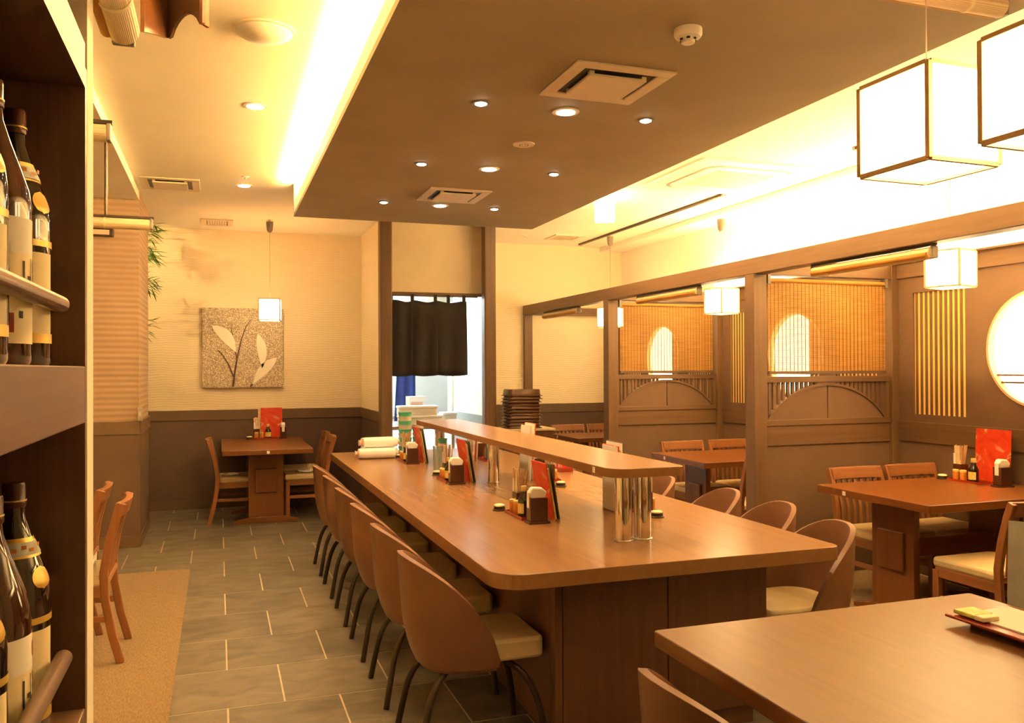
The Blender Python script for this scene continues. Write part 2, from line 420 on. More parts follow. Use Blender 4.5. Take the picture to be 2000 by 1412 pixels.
# ------------------------------------------------------------------ booth frame
XB0, XB1 = 3.526, 3.632; BZ0, BZ1 = 2.155, 2.268
PY = [(2.69, 2.80), (5.005, 5.114), (7.335, 7.448)]      # partition post y ranges
WX = 4.80                                               # face of the booth screen wall
bm_ = obj('booth_beam', MB().box(XB0, .4, BZ0, XB1, BACK, BZ1), 'post_wood_y', bev=.004)
tag(bm_, 'long dark wooden beam running over the fronts of the booths', 'beam')
pl_ = ['between the two near booths', 'between the middle and the far booth']
for i, (y0, y1) in enumerate(PY):
    lab = ['of the booth partition closest to the near table', 'between the round-window booth and the middle booth', 'between the middle booth and the far booth'][i]
    tag(obj('booth_post', MB().box(XB0, y0, 0, XB1, y1, BZ0), 'post_wood_z', bev=.004), 'square wooden post ' + lab, 'post')
    tag(obj('wall_post', MB().box(4.735, y0, 0, XR-.01, y1, BZ1), 'post_wood_z', bev=.004), 'wooden wall post ' + lab, 'post')
    tag(obj('cross_beam', MB().box(XB1, y0+.01, BZ0, 4.735, y1-.01, BZ1-.01), 'post_wood_x', bev=.003), 'cross beam above the partition ' + lab, 'beam')
tag(obj('booth_post', MB().box(XB0, BACK-.06, .0, XB1, BACK-.012, BZ0), 'post_wood_z', bev=.004), 'slim post of the booth frame against the cream back wall', 'post')
tag(obj('rear_beam', MB().box(4.735, BACK-.14, BZ0, 4.80, BACK-.02, BZ1).box(XB1, BACK-.09, BZ0, 4.735, BACK-.02, BZ1-.02), 'post_wood_x', bev=.003), 'beam along the cream back wall of the far booth', 'beam')

def partition(i):
    y0, y1 = PY[i]; yc = (y0+y1)/2; x0, x1 = XB1, 4.735; xm = (x0+x1)/2
    lab = ['nearest the near table', 'behind the table with the round window', 'behind the middle booth table'][i]
    t = thing('booth_partition', 'brown wooden partition with arch and slats ' + lab, 'partition', (xm, yc, 0)); hw = (x1-x0)/2
    obj('lower_panel', MB().box(-hw, -.014, .0, hw, .014, .945), 'panel_cloth', t)
    obj('rail', MB().box(-hw, -.026, .945, hw, .026, 1.085), 'post_wood_x', t, bev=.003)
    obj('ledge', MB().box(-hw, -.034, 1.085, hw, .034, 1.128), 'post_wood_x', t, bev=.004)
    # arch: circle segment, chord z=1.135 apex z=1.385
    c, s = hw-.03, .25; R = (c*c+s*s)/(2*s); zc = 1.385-R
    def za(x): return zc + math.sqrt(max(0, R*R-x*x))
    N = 14
    for sg in (-1, 1):
        xs = [sg*(.005+(c-.005)*k/N) for k in range(N+1)]
        poly = [(xs[0], 1.128)] + [(x, max(1.13, za(x)-.014)) for x in xs] + [(xs[-1], 1.128)]
        obj('arch_panel', MB().prism(poly, -.010, .010, 'y'), 'panel_cloth', t)
    top = [(c*k/N, za(c*k/N)) for k in range(-N, N+1)]
    poly = top + [(x, z-.018) for x, z in reversed(top)]
    obj('arch_rim', MB().prism(poly, -.020, .020, 'y'), 'post_wood_x', t)
    obj('top_rail', MB().box(-hw, -.024, 1.392, hw, .024, 1.435), 'post_wood_x', t, bev=.003)
    obj('side_stile', MB().box(-hw, -.02, 1.128, -hw+.03, .02, 1.392), 'post_wood_z', t)
    obj('side_stile', MB().box(hw-.03, -.02, 1.128, hw, .02, 1.392), 'post_wood_z', t)
    k = -hw+.055
    while k < hw-.04:
        zb = za(k) if abs(k) < c else 1.13
        if 1.392-zb > .012: obj('slat', MB().box(k-.011, -.009, zb-.004, k+.011, .009, 1.392), 'post_wood_z', t)
        k += .0395
    # bamboo blind
    b = thing('bamboo_blind', 'orange bamboo blind hanging above the arched partition ' + lab, 'blind', (xm, yc-.022, 0))
    bw = hw-.035
    m = MB(); z = 1.475; r = random.Random(i)
    while z < 2.105:
        m.box(-bw, -.0015, z, bw, .0015, z+.0062); z += .0079
    o = obj('slats', m, 'bamboo_slat', b); o['kind'] = 'stuff'
    m = MB(); x = -bw+.02
    while x < bw: m.box(x-.0014, -.003, 1.47, x+.0014, .003, 2.11); x += .033
    o = obj('strings', m, 'stem_brown', b); o['kind'] = 'stuff'
    obj('bottom_bar', MB().box(-bw, -.010, 1.452, bw, .010, 1.474), 'rail_brown', b, bev=.002)
    obj('head_roll', MB().cyl((-bw, 0, 2.118), .016, 2*bw, 10, 'x'), 'bamboo_slat', b, 40)
    for sg in (-1, 1): obj('bracket', MB().box(sg*bw-.012, -.02, 2.09, sg*bw+.012, .02, BZ0), 'fixture_grey', b)
for i in range(3): partition(i)

def screen(ya, yb, yc, lab, full=True):
    """booth screen wall between ya and yb with a round window at yc and slat panels"""
    t = struct('wall_screen_'+lab[0], MB().box(WX, ya, 0, WX+.03, yb, 1.155).box(WX, ya, 2.04, WX+.03, yb, BZ1-.005), 'panel_cloth', label='brown screen wall ' + lab[1])
    ops = [(yc+.53, min(yc+1.0, yb-.08)), (max(yc-1.0, ya+.08), yc-.53)]
    ed = sorted([ya] + [min(max(v, ya), yb) for o in ops for v in o] + [yb])
    obj('side_board', MB().box(WX, ed[0], 1.155, WX+.03, ed[1], 2.04), 'panel_cloth', t)
    obj('side_board', MB().box(WX, ed[4], 1.155, WX+.03, ed[5], 2.04), 'panel_cloth', t)
    # centre board with a round hole
    y0, y1 = ed[2], ed[3]; R = .375; zc = 1.612; N = 48; z0, z1 = 1.155, 2.04
    def edge(a):
        dy, dz = math.cos(a), math.sin(a); k = []
        if dy > 1e-9: k.append((y1-yc)/dy)
        if dy < -1e-9: k.append((y0-yc)/dy)
        if dz > 1e-9: k.append((z1-zc)/dz)
        if dz < -1e-9: k.append((z0-zc)/dz)
        q = min(k); return (yc+dy*q, zc+dz*q)
    ang = [2*PI*k/N for k in range(N)] + [math.atan2(z-zc, y-yc) % (2*PI) for y in (y0, y1) for z in (z0, z1)]
    ang = sorted(set(ang)); n = len(ang); m = MB(); vs = []
    for x in (WX, WX+.03):
        vs += [(x, yc+R*math.cos(a), zc+R*math.sin(a)) for a in ang]; vs += [(x, *edge(a)) for a in ang]
    fs = []
    for k in range(n):
        q = (k+1) % n
        fs += [(k, q, n+q, n+k), (2*n+k, 2*n+q, 3*n+q, 3*n+k), (k, q, 2*n+q, 2*n+k), (n+k, n+q, 3*n+q, 3*n+k)]
    m.add(vs, fs); obj('window_board', m, 'panel_cloth', t)
    obj('mid_rail', MB().box(WX-.012, ya, .955, WX, yb, 1.10), 'post_wood_y', t, bev=.003)
    obj('top_rail', MB().box(WX-.02, ya, BZ0, WX, yb, BZ1), 'post_wood_y', t, bev=.003)
    for (a, b) in ops:
        if b-a < .1: continue
        obj('paper_backing', MB().box(WX+.0165, a, 1.156, WX+.022, b, 2.039), 'slat_paper', t)
        k = a+.012
        while k < b: obj('slat', MB().box(WX+.010, k-.0105, 1.155, WX+.015, k+.0105, 2.04), 'post_wood_z', t); k += .0435
    w = thing('window_round', 'round glowing paper window in the screen wall ' + lab[1], 'window', (WX, yc, zc))
    m = MB().lathe([(R+.015, .046), (R+.015, .052)], n=48, axis='x'); obj('pane', m, 'window_paper', w)
    m = MB()
    vs = []
    for h, r in ((-.006, R), (-.006, R-.016), (.045, R-.016), (.045, R)): vs += [(h, r*math.cos(2*PI*k/48), r*math.sin(2*PI*k/48)) for k in range(48)]
    fs = []
    for s_ in range(4):
        for k in range(48): fs.append((s_*48+k, s_*48+(k+1) % 48, ((s_+1) % 4)*48+(k+1) % 48, ((s_+1) % 4)*48+k))
    obj('ring', m.add(vs, fs), 'lantern_frame', w, 30)
    for dz in (-.168, -.216):
        q = math.sqrt((R-.016)**2-dz*dz); obj('bar', MB().box(.022, -q, dz-.006, .040, q, dz+.006), 'post_wood_y', w)
    for dy in (-.20, -.265):
        q = math.sqrt((R-.016)**2-dy*dy); obj('bar', MB().box(.024, dy-.022, -q, .044, dy+.022, q), 'post_wood_z', w)
screen(2.80, 5.005, 3.87, ('near', 'of the booth beside the near table'))
screen(5.114, 7.335, 6.22, ('middle', 'of the middle booth'))
screen(7.448, BACK-.02, 8.57, ('far', 'of the far booth'))
tag(struct('wall_screen_front', MB().box(WX, .4, 0, WX+.03, 2.69, BZ1-.005), 'panel_cloth'), 'plain brown screen wall beside the near table')
obj_l = obj('light_trough', MB().box(WX-.06, .4, BZ1, XR, BACK-.3, BZ1+.012), 'panel_cloth'); tag(obj_l, 'narrow ledge on top of the booth screens carrying a lamp', 'ledge')

# ------------------------------------------------------------------ ceiling fittings
def downlight(x, y, z, r, small, lab, power, group):
    t = thing('downlight', lab, 'downlight', (x, y, z), 0, group)
    obj('trim', MB().lathe([(r*1.5, 0), (r*1.5, -.004), (r*1.05, -.006), (r*1.05, 0)], n=24), 'fixture_grey' if small else 'vent_cream', t, 40)
    obj('bulb', MB().lathe([(r, -.001), (r, -.007), (r*.7, -.011)], n=20), 'bulb_small' if small else 'bulb', t, 60)
    spot('downlight_lamp', (x, y, z-.03), power, 95 if small else 120, .7, WARM2, r=r)
for y in (3.815, 5.06, 6.31):
    for x in (1.175, 1.61, 2.05):
        sm = x != 1.61
        downlight(x, y, SOF[4], .028 if sm else .045, sm, 'small dark-rimmed downlight in the brown ceiling panel' if sm else 'large downlight in the middle row of the brown ceiling panel',
                  7 if sm else 18, 'small downlights over the counter' if sm else 'large downlights over the counter')
for (y, lab) in ((5.10, 'downlight in the cream ceiling over the aisle beside the domed fitting'), (7.33, 'downlight in the cream ceiling over the aisle near the air vent')):
    downlight(.20, y, CEIL, .045, False, lab, 12, None)
t = thing('domed_fitting', 'flat white domed fitting on the cream ceiling above the aisle', 'ceiling fitting', (.195, 3.95, CEIL))
obj('dome', MB().lathe([(.125, 0), (.125, -.012), (.10, -.03), (.05, -.042), (.005, -.045)], n=28), 'white_plastic', t, 50)
obj('rim', MB().lathe([(.138, 0), (.138, -.008), (.126, -.010)], n=28), 'vent_cream', t, 40)
def louver(x0, y0, x1, y1, z, lab, n=8):
    t = thing('air_vent', lab, 'vent', ((x0+x1)/2, (y0+y1)/2, z)); a, b = (x1-x0)/2, (y1-y0)/2
    obj('frame', MB().box(-a, -b, -.012, a, -b+.05, 0).box(-a, b-.05, -.012, a, b, 0).box(-a, -b+.05, -.012, -a+.05, b-.05, 0).box(a-.05, -b+.05, -.012, a, b-.05, 0), 'vent_cream', t)
    obj('backing', MB().box(-a+.04, -b+.04, -.003, a-.04, b-.04, 0), 'fixture_grey', t)
    for k in range(n):
        x = -a+.06+(2*a-.12)*(k+.5)/n
        obj('slat', MB().box(x-.009, -b+.05, -.010, x+.009, b-.05, -.006), 'vent_cream', t)
louver(-.17, 9.05, .14, 9.43, CEIL, 'cream slatted air vent in the ceiling before the back wall')
louver(3.63, 8.90, 3.99, 9.27, CEIL, 'cream slatted air vent in the ceiling before the far booth')
def diffuser(x0, y0, x1, y1, z, lab):
    t = thing('air_diffuser', lab, 'vent', ((x0+x1)/2, (y0+y1)/2, z)); a, b = (x1-x0)/2, (y1-y0)/2
    f = .06
    obj('frame', MB().box(-a, -b, -.010, a, -b+f, 0).box(-a, b-f, -.010, a, b, 0).box(-a, -b+f, -.010, -a+f, b-f, 0).box(a-f, -b+f, -.010, a, b-f, 0), 'vent_cream', t, bev=.003)
    obj('throat', MB().box(-a+f-.005, -b+f-.005, -.002, a-f+.005, b-f+.005, 0), 'black_plastic', t)
    g = f+.035
    obj('plate', MB().box(-a+g, -b+g, -.024, a-g, b-g, -.012), 'vent_cream', t, bev=.003)
    for sx in (-1, 1):
        for sy in (-1, 1): obj('hanger', MB().cbox((sx*(a-g-.012), sy*(b-g-.012), -.008), (.022, .022, .012)), 'vent_cream', t)
diffuser(1.385, 3.15, 1.845, 3.60, SOF[4], 'square air diffuser in the brown ceiling panel near the smoke detector')
diffuser(1.385, 5.68, 1.835, 6.14, SOF[4], 'square air diffuser in the brown ceiling panel toward the kitchen')
diffuser(-.60, 7.22, -.145, 7.68, CEIL, 'square air diffuser in the cream ceiling over the aisle')
t = thing('smoke_detector', 'round white smoke detector on the brown ceiling panel', 'detector', (1.652, 2.742, SOF[4]))
obj('base', MB().lathe([(.052, 0), (.052, -.022), (.046, -.032), (.030, -.034)], n=24), 'white_plastic', t, 40)
obj('chamber', MB().lathe([(.026, -.034), (.026, -.046), (.024, -.052), (.010, -.053)], n=20), 'white_plastic', t, 40)
for k in range(6):
    a = 2*PI*k/6; obj('slot', MB().cbox((.0268*math.cos(a), .0268*math.sin(a), -.039), (.010, .010, .006)), 'black_plastic', t)
t = thing('ceiling_speaker', 'small round perforated speaker flush in the brown ceiling panel', 'speaker', (1.618, 4.441, SOF[4]))
obj('plate', MB().lathe([(.062, 0), (.060, -.006), (.040, -.007)], n=24), 'vent_cream', t, 40)
for k in range(8):
    a = 2*PI*k/8; obj('hole', MB().lathe([(.006, -.0072), (.006, -.0078)], (.024*math.cos(a), .024*math.sin(a), 0), 8), 'fixture_grey', t)
# ceiling cassette air conditioner
t = thing('ceiling_cassette', 'square white ceiling air conditioner with rounded slot outside the brown panel', 'air conditioner', (3.85, 5.81, CEIL))
obj('panel', MB().prism(roundpoly(-.50, -.50, .50, .50, (.03,)*4, 3), -.022, 0), 'white_plastic', t, bev=.004)
def ringp(mb, a, b, r1, r2, z0, z1):
    p1 = roundpoly(-a, -a, a, a, (r1,)*4, 6); p2 = roundpoly(-b, -b, b, b, (r2,)*4, 6); n = len(p1)
    mb.add([(x, y, z0) for x, y in p1]+[(x, y, z0) for x, y in p2]+[(x, y, z1) for x, y in p1]+[(x, y, z1) for x, y in p2],
           sum([[(k, (k+1) % n, n+(k+1) % n, n+k), (2*n+k, 2*n+(k+1) % n, 3*n+(k+1) % n, 3*n+k), (k, (k+1) % n, 2*n+(k+1) % n, 2*n+k), (n+k, n+(k+1) % n, 3*n+(k+1) % n, 3*n+k)] for k in range(n)], []))
    return mb
obj('outlet_slot', ringp(MB(), .385, .360, .12, .11, -.0245, -.021), 'fixture_grey', t)
obj('flap', ringp(MB(), .36, .27, .11, .03, -.030, -.021), 'white_plastic', t, bev=.003)
obj('grille', MB().box(-.265, -.265, -.027, .265, .265, -.021), 'vent_cream', t)
for k in range(12):
    y = -.24+.48*k/11; obj('grille_bar', MB().box(-.25, y-.008, -.031, .25, y+.008, -.027), 'vent_cream', t)
# lighting tracks
for (y0, y1, lab) in ((6.38, 9.50, 'dark lighting track above the middle and far booths'), (3.75, 4.75, 'dark lighting track above the round-window booth')):
    t = thing('lighting_track', lab, 'track', (4.19, 0, CEIL))
    obj('rail', MB().box(-.017, y0, -.020, .017, y1, 0), 'leg_metal', t)
    for y in (y0, y1): obj('end_cap', MB().box(-.019, y-.012, -.022, .019, y+.012, 0), 'fixture_grey', t)
t = thing('sign_lamp', 'glowing white box sign lamp hanging under the ceiling beside the brown panel', 'sign lamp', (3.24, 6.80, 0), -.33)
obj('box', MB().box(-.085, -.045, 2.80, .085, .045, 3.0), 'sign_lamp', t, bev=.006)
obj('mount', MB().box(-.03, -.03, 3.0, .03, .03, CEIL), 'white_plastic', t)
for (x, y, lab) in ((.07, 9.0, 'in the ceiling beside the slatted vent'), (.20, 7.0, 'in the ceiling beside the aisle downlight'), (3.32, 9.1, 'in the ceiling before the far booth'), (3.62, 6.98, 'in the ceiling beside the box sign lamp')):
    t = thing('sprinkler', 'tiny white sprinkler head ' + lab, 'sprinkler', (x, y, CEIL))
    obj('rose', MB().lathe([(.032, 0), (.030, -.006), (.012, -.008)], n=16), 'white_plastic', t, 40); obj('head', MB().lathe([(.008, -.008), (.008, -.02), (.014, -.022)], n=10), 'steel', t, 40)

# ================================================================== FURNITURE
TZ = .75
# ---- counter
CX0, CX1, CY0, CY1 = .942, 2.468, 2.893, 7.70
t = thing('counter', 'long brown counter with rounded corners in the middle of the room', 'counter', (1.705, 5.3, 0))
def loc(x, y): return (x-1.705, y-5.3)
def lbox(mb, x0, y0, z0, x1, y1, z1): return mb.box(x0-1.705, y0-5.3, z0, x1-1.705, y1-5.3, z1)
p = [loc(x, y) for x, y in roundpoly(CX0, CY0, CX1, CY1, (.13, .05, .03, .03), 18)]
obj('worktop', MB().prism(p, .692, TZ), 'counter_wood_y', t, 0, bev=.003)
bx0, bx1, by0, by1 = 1.222, 2.188, 3.03, 7.66
obj('body', lbox(MB(), bx0+.02, by0+.02, .08, bx1-.02, by1, .692), 'base_wood_z', t)
obj('front_panel', lbox(MB(), bx0+.035, by0, .085, 1.715, by0+.02, .692), 'base_wood_z', t, bev=.002)
obj('front_panel', lbox(MB(), 1.719, by0, .085, bx1, by0+.02, .692), 'base_wood_z', t, bev=.002)
obj('corner_board', lbox(MB(), bx0, by0-.003, .0, bx0+.031, by0+.05, .692), 'base_wood_z', t, bev=.002)
for k in range(5):
    a = by0+.05+(by1-by0-.05)*k/5; b = by0+.05+(by1-by0-.05)*(k+1)/5
    obj('side_panel', lbox(MB(), bx0, a+.002, .085, bx0+.02, b-.002, .692), 'base_wood_z', t)
    obj('side_panel', lbox(MB(), bx1-.02, a+.002, .085, bx1, b-.002, .692), 'base_wood_z', t)
obj('plinth', lbox(MB(), bx0+.05, by0+.03, 0, bx1-.05, by1, .085), 'base_wood_x', t)
# ---- raised shelf on the counter
sh = thing('counter_shelf', 'raised brown shelf on chrome posts along the middle of the counter', 'shelf', (1.73, 5.05, TZ))
sp = roundpoly(1.553, 3.20, 1.912, 6.92, (.09, .05, .02, .02), 16)
obj('board', MB().prism([(x-1.73, y-5.05) for x, y in sp], .286, .325), 'counter_wood_y', sh, 0, bev=.003)
for (x, y) in ((1.664, 3.32), (1.762, 3.33), (1.705, 5.29), (1.705, 6.72)):
    q = obj('post', MB().lathe([(.0385, 0), (.0385, .286)], (x-1.73, y-5.05, 0), 28), 'chrome', sh, 40)
    obj('collar', MB().lathe([(.043, 0), (.043, .004), (.0386, .006)], (x-1.73, y-5.05, 0), 28), 'steel', q, 40)
obj('number_tag', MB().box(1.5515-1.73, 3.37-5.05, .292, 1.553-1.73, 3.395-5.05, .318), 'tag_white', sh)
obj('number_tag', MB().box(1.912-1.73, 3.50-5.05, .292, 1.9135-1.73, 3.525-5.05, .318), 'tag_white', sh)

# ---- tub chairs (local: faces +x)
def tub_chair(label, group):
    t = thing('tub_chair', label, 'chair', (0,0,0), 0, group)
    A, B = .270, .214; T = math.radians(102); NT, NZ = 28, 9
    def rim(th):
        q = min(1, (1-math.cos(th))/(1-math.cos(T))); return .385 + .395*max(0, 1-q**1.35)**.74
    def pt(th, z, ins):
        k = (z-.36)/.45
        fl = .86 + .14*min(1, max(0, k/.34))**.6
        n = 2.4
        c, s_ = math.cos(th), math.sin(th)
        rr = (abs(c)**n + abs(s_)**n)**(-1/n)
        x = -(A*fl-ins)*rr*c - .035*max(0, k)*max(0, c) + .02; y = (B*(fl*.6+.4)-ins)*rr*s_
        return (x, y, z)
    outer = []; inner = []
    for j in range(NZ+1):
        ro = []; ri = []
        for i in range(NT+1):
            th = -T + 2*T*i/NT; zr = rim(th); z = .355 + (zr-.355)*j/NZ
            ro.append(pt(th, z, 0)); ri.append(pt(th, z, .030 if j < NZ else .024))
        outer.append(ro); inner.append(ri)
    m = MB(); n = NT+1; m.grid(outer); m.grid(inner)
    o2 = n*(NZ+1)
    top = NZ*n; m.f += [(top+i, top+i+1, o2+top+i+1, o2+top+i) for i in range(NT)]
    m.f += [(i, i+1, o2+i+1, o2+i) for i in range(NT)]
    m.f += [(j*n, (j+1)*n, o2+(j+1)*n, o2+j*n) for j in range(NZ)] + [(j*n+NT, (j+1)*n+NT, o2+(j+1)*n+NT, o2+j*n+NT) for j in range(NZ)]
    o = obj('shell', m, 'leather', t, 60); k = o.modifiers.new('bevel', 'BEVEL'); k.width = .008; k.segments = 2; k.limit_method = 'ANGLE'; k.angle_limit = math.radians(45)
    # rounded bottom of the shell
    bp = [pt(-T+2*T*i/NT, .355, .012)[:2] for i in range(NT+1)]
    obj('shell_base', MB().prism(bp, .335, .372), 'leather', t, 40, bev=.012)
    sp_ = roundpoly(-.165, -.180, .262, .180, (.13, .035, .035, .13), 6)
    obj('seat', MB().prism(sp_, .368, .452), 'seat_cream', t, 40, bev=.014)
    for sx in (-1, 1):
        for sy in (-1, 1):
            pts = [(sx*.11, sy*.11, .345), (sx*.165, sy*.145, .30), (sx*.205, sy*.172, .22), (sx*.230, sy*.19, .11), (sx*.242 if sx > 0 else -.25, sy*.20, .0)]
            if sx > 0: pts = [(x+.02, y, z) for x, y, z in pts]
            P = []
            for a in range(len(pts)-1):
                for q in range(3):
                    f_ = q/3; p0 = pts[max(0, a-1)]; p1 = pts[a]; p2 = pts[a+1]; p3 = pts[min(len(pts)-1, a+2)]
                    P.append(tuple(.5*((2*p1[d]) + (-p0[d]+p2[d])*f_ + (2*p0[d]-5*p1[d]+4*p2[d]-p3[d])*f_**2 + (-p0[d]+3*p1[d]-3*p2[d]+p3[d])*f_**3) for d in range(3)))
            P.append(pts[-1])
            obj('leg', MB().tube(P, .0135, 10), 'leg_metal', t, 50)
    return t
gl = 'brown tub chairs along the aisle side of the counter'
LY = [3.275 + .637*k for k in range(6)]
names = ['closest to the rounded counter corner', 'second from the rounded counter corner', 'third from the rounded counter corner', 'third from the back wall table', 'second from the back wall table', 'closest to the back wall table']
c0 = tub_chair('brown tub chair with cream seat on the tiled aisle, ' + names[0], gl); c0.location = (.945, LY[0], 0)
for k in range(1, 6): dup(c0, (.945, LY[k], 0), 0, 'brown tub chair with cream seat on the tiled aisle, ' + names[k], gl)
gr = 'brown tub chairs along the booth side of the counter'
RYS = [(2.490, 3.24), (2.60, 3.80), (2.62, 4.33), (2.565, 4.98), (2.52, 5.66), (2.50, 6.32)]
rn = ['closest to the near table', 'second from the near table', 'third from the near table', 'fourth from the near table', 'fifth from the near table', 'last before the kitchen']
for k, (x, y) in enumerate(RYS): dup(c0, (x, y, 0), PI, 'brown tub chair on the booth side of the counter, ' + rn[k], gr)
dup(c0, (1.222, 1.75, 0), 0, 'brown leather tub chair pushed up to the bare end of the near table')

# ---- slat-back dining chairs (local: faces +y)
def slat_chair(label, group):
    t = thing('dining_chair', label, 'chair', (0,0,0), 0, group)
    w = .205
    for s in (-1, 1):
        pts = [(s*w, -.275, 0), (s*w, -.2748, .012), (s*w, -.235, .16), (s*w, -.205, .33), (s*w, -.200, .47), (s*w, -.222, .61), (s*w, -.258, .74), (s*w, -.285, .815)]
        obj('back_post', MB().sweep(pts, .030, .040, (1,0,0)), 'chair_wood_z', t, bev=.005)
        obj('front_leg', MB().box(s*w-.017, .165, 0, s*w+.017, .205, .385), 'chair_wood_z', t, bev=.004)
        obj('side_stretcher', MB().box(s*w-.010, -.225, .215, s*w+.010, .17, .245), 'chair_wood_y', t, bev=.003)
        obj('side_rail', MB().box(s*w-.013, -.20, .345, s*w+.013, .19, .40), 'chair_wood_y', t, bev=.003)
    # curved top rail
    n = 8; m = MB(); rows = []
    for k in range(n+1):
        x = -w + 2*w*k/n; q = 1-(x/w)**2; y = -.273-.028*q
        rows.append((x, y))
    vs = []; 
    for (x, y) in rows: vs += [(x, y-.012+.014, .742), (x, y+.024+.014, .742), (x, y+.024-.004, .818), (x, y-.012-.004, .818)]
    fs = []
    for k in range(n):
        for q in range(4): fs.append((k*4+q, k*4+(q+1) % 4, (k+1)*4+(q+1) % 4, (k+1)*4+q))
    fs += [(0,1,2,3), (n*4+3, n*4+2, n*4+1, n*4)]
    obj('top_rail', m.add(vs, fs), 'chair_wood_x', t, bev=.004)
    obj('lower_rail', MB().box(-w, -.222, .40, w, -.198, .43), 'chair_wood_x', t, bev=.003)
    for k in range(7):
        x = -w + 2*w*(k+1)/8; q = 1-(x/w)**2
        obj('slat', MB().sweep([(x, -.208, .425), (x, -.214-.006*q, .56), (x, -.236-.018*q, .67), (x, -.258-.026*q, .75)], .020, .012, (1,0,0)), 'chair_wood_z', t)
    obj('front_rail', MB().box(-w, .178, .345, w, .200, .40), 'chair_wood_x', t, bev=.003)
    obj('seat', MB().prism(roundpoly(-.215, -.195, .215, .215, (.02, .05, .05, .02), 5), .395, .452), 'seat_cream', t, 40, bev=.018)
    return t
gd = 'slat-back dining chairs'
d0 = slat_chair('slat-back wooden chair with cream seat, pulled out at the table with the round window', gd); d0.location = (3.935, 3.44, .003)
def dc(x, y, deg, label): return dup(d0, (x, y, .003 if (x > 3.16 or (x < -.2 and y < 6.8)) else 0), math.radians(deg), label, gd)
dc(4.48, 3.42, 0, 'slat-back wooden chair tucked beside the round window wall')
dc(4.09, 4.40, 180, 'slat-back wooden chair against the partition, aisle end of the round-window table')
dc(4.565, 4.40, 180, 'slat-back wooden chair against the partition, wall end of the round-window table')
dc(3.93, 5.66, 0, 'slat-back wooden chair at the near side of the middle booth table')
dc(4.46, 5.66, 0, 'slat-back wooden chair at the near side of the middle booth table by the wall')
dc(4.06, 6.62, 180, 'slat-back wooden chair at the far side of the middle booth table, aisle end')
dc(4.56, 6.62, 180, 'slat-back wooden chair at the far side of the middle booth table, wall end')
dc(3.94, 8.12, 0, 'slat-back wooden chair at the near side of the far booth table')
dc(3.98, 9.16, 180, 'slat-back wooden chair at the far side of the far booth table, aisle end')
dc(4.45, 9.16, 180, 'slat-back wooden chair at the far side of the far booth table, wall end')
dc(.185, 8.895, -90, 'slat-back wooden chair left of the small table by the back wall')
dc(.83, 8.89, 90, 'slat-back wooden chair right of the small table, toward the counter')
dc(.835, 9.42, 90, 'slat-back wooden chair right of the small table, close to the back wall')
dc(-.755, 4.96, 90, 'slat-back wooden chair on the carpet with a white cloth on its seat')
dc(-.915, 5.50, 90, 'slat-back wooden chair on the carpet tucked under the side table')

# ---- trestle tables (local: long axis x, aisle end at -x)
def trestle(name, label, L, Wd, loc_, rz, over=.20, axis='x', group='trestle dining tables', tagpos=None, wd='table_wood_'):
    t = thing(name, label, 'table', loc_, rz, group); a, b = L/2, Wd/2
    obj('table_top', MB().prism(roundpoly(-a, -b, a, b, (.012,)*4, 3), TZ-.045, TZ), wd+axis, t, 0, bev=.004)
    for s in (-1, 1):
        x = s*(a-over)
        pn = obj('end_panel', MB().box(x-.022, -.165, .03, x+.022, .165, TZ-.045), 'table_wood_z', t, bev=.003)
        f = [(-.315, .0), (-.315, .028), (-.16, .062), (.16, .062), (.315, .028), (.315, 0)]
        obj('foot', MB().prism(f, x-.035, x+.035, 'x'), 'table_wood_y', t, bev=.004)
        obj('block', MB().box(x+s*.022, -.10, .30, x+s*.045, .10, .53), 'table_wood_z', pn, bev=.006)
    obj('stretcher', MB().box(-(a-over-.02), -.022, .36, a-over-.02, .022, .47), 'table_wood_x', t, bev=.003)
    if tagpos is not None:
        obj('number_tag', MB().box(-a-.0015, tagpos-.013, TZ-.036, -a, tagpos+.013, TZ-.010), 'tag_white', t)
    return t
trestle('dining_table', 'brown trestle table in the booth with the round window', 1.17, .91, (3.60+.585, 4.005, .003), 0, .20, 'x', tagpos=.20)
trestle('dining_table', 'brown trestle table in the middle booth', 1.17, .88, (3.60+.585, 6.20, .003), 0, .20, 'x', tagpos=.2)
trestle('dining_table', 'brown trestle table in the far booth', 1.15, .74, (3.60+.575, 8.62, .003), 0, .20, 'x', tagpos=.2)
trestle('dining_table', 'small brown trestle table against the wavy cream back wall', 1.50, .825, (.435, 8.95, 0), PI/2, .43, 'x', tagpos=0)
trestle('dining_table', 'brown table on the carpet beside the striped wall block', 1.2, .80, (-1.30, 5.42, .003), PI/2, .22, 'x')
trestle('dining_table', 'large bare brown table under the two big paper lanterns', 1.18, .95, (1.172+.59, 2.155-.475, 0), 0, .40, 'y', wd='near_wood_')

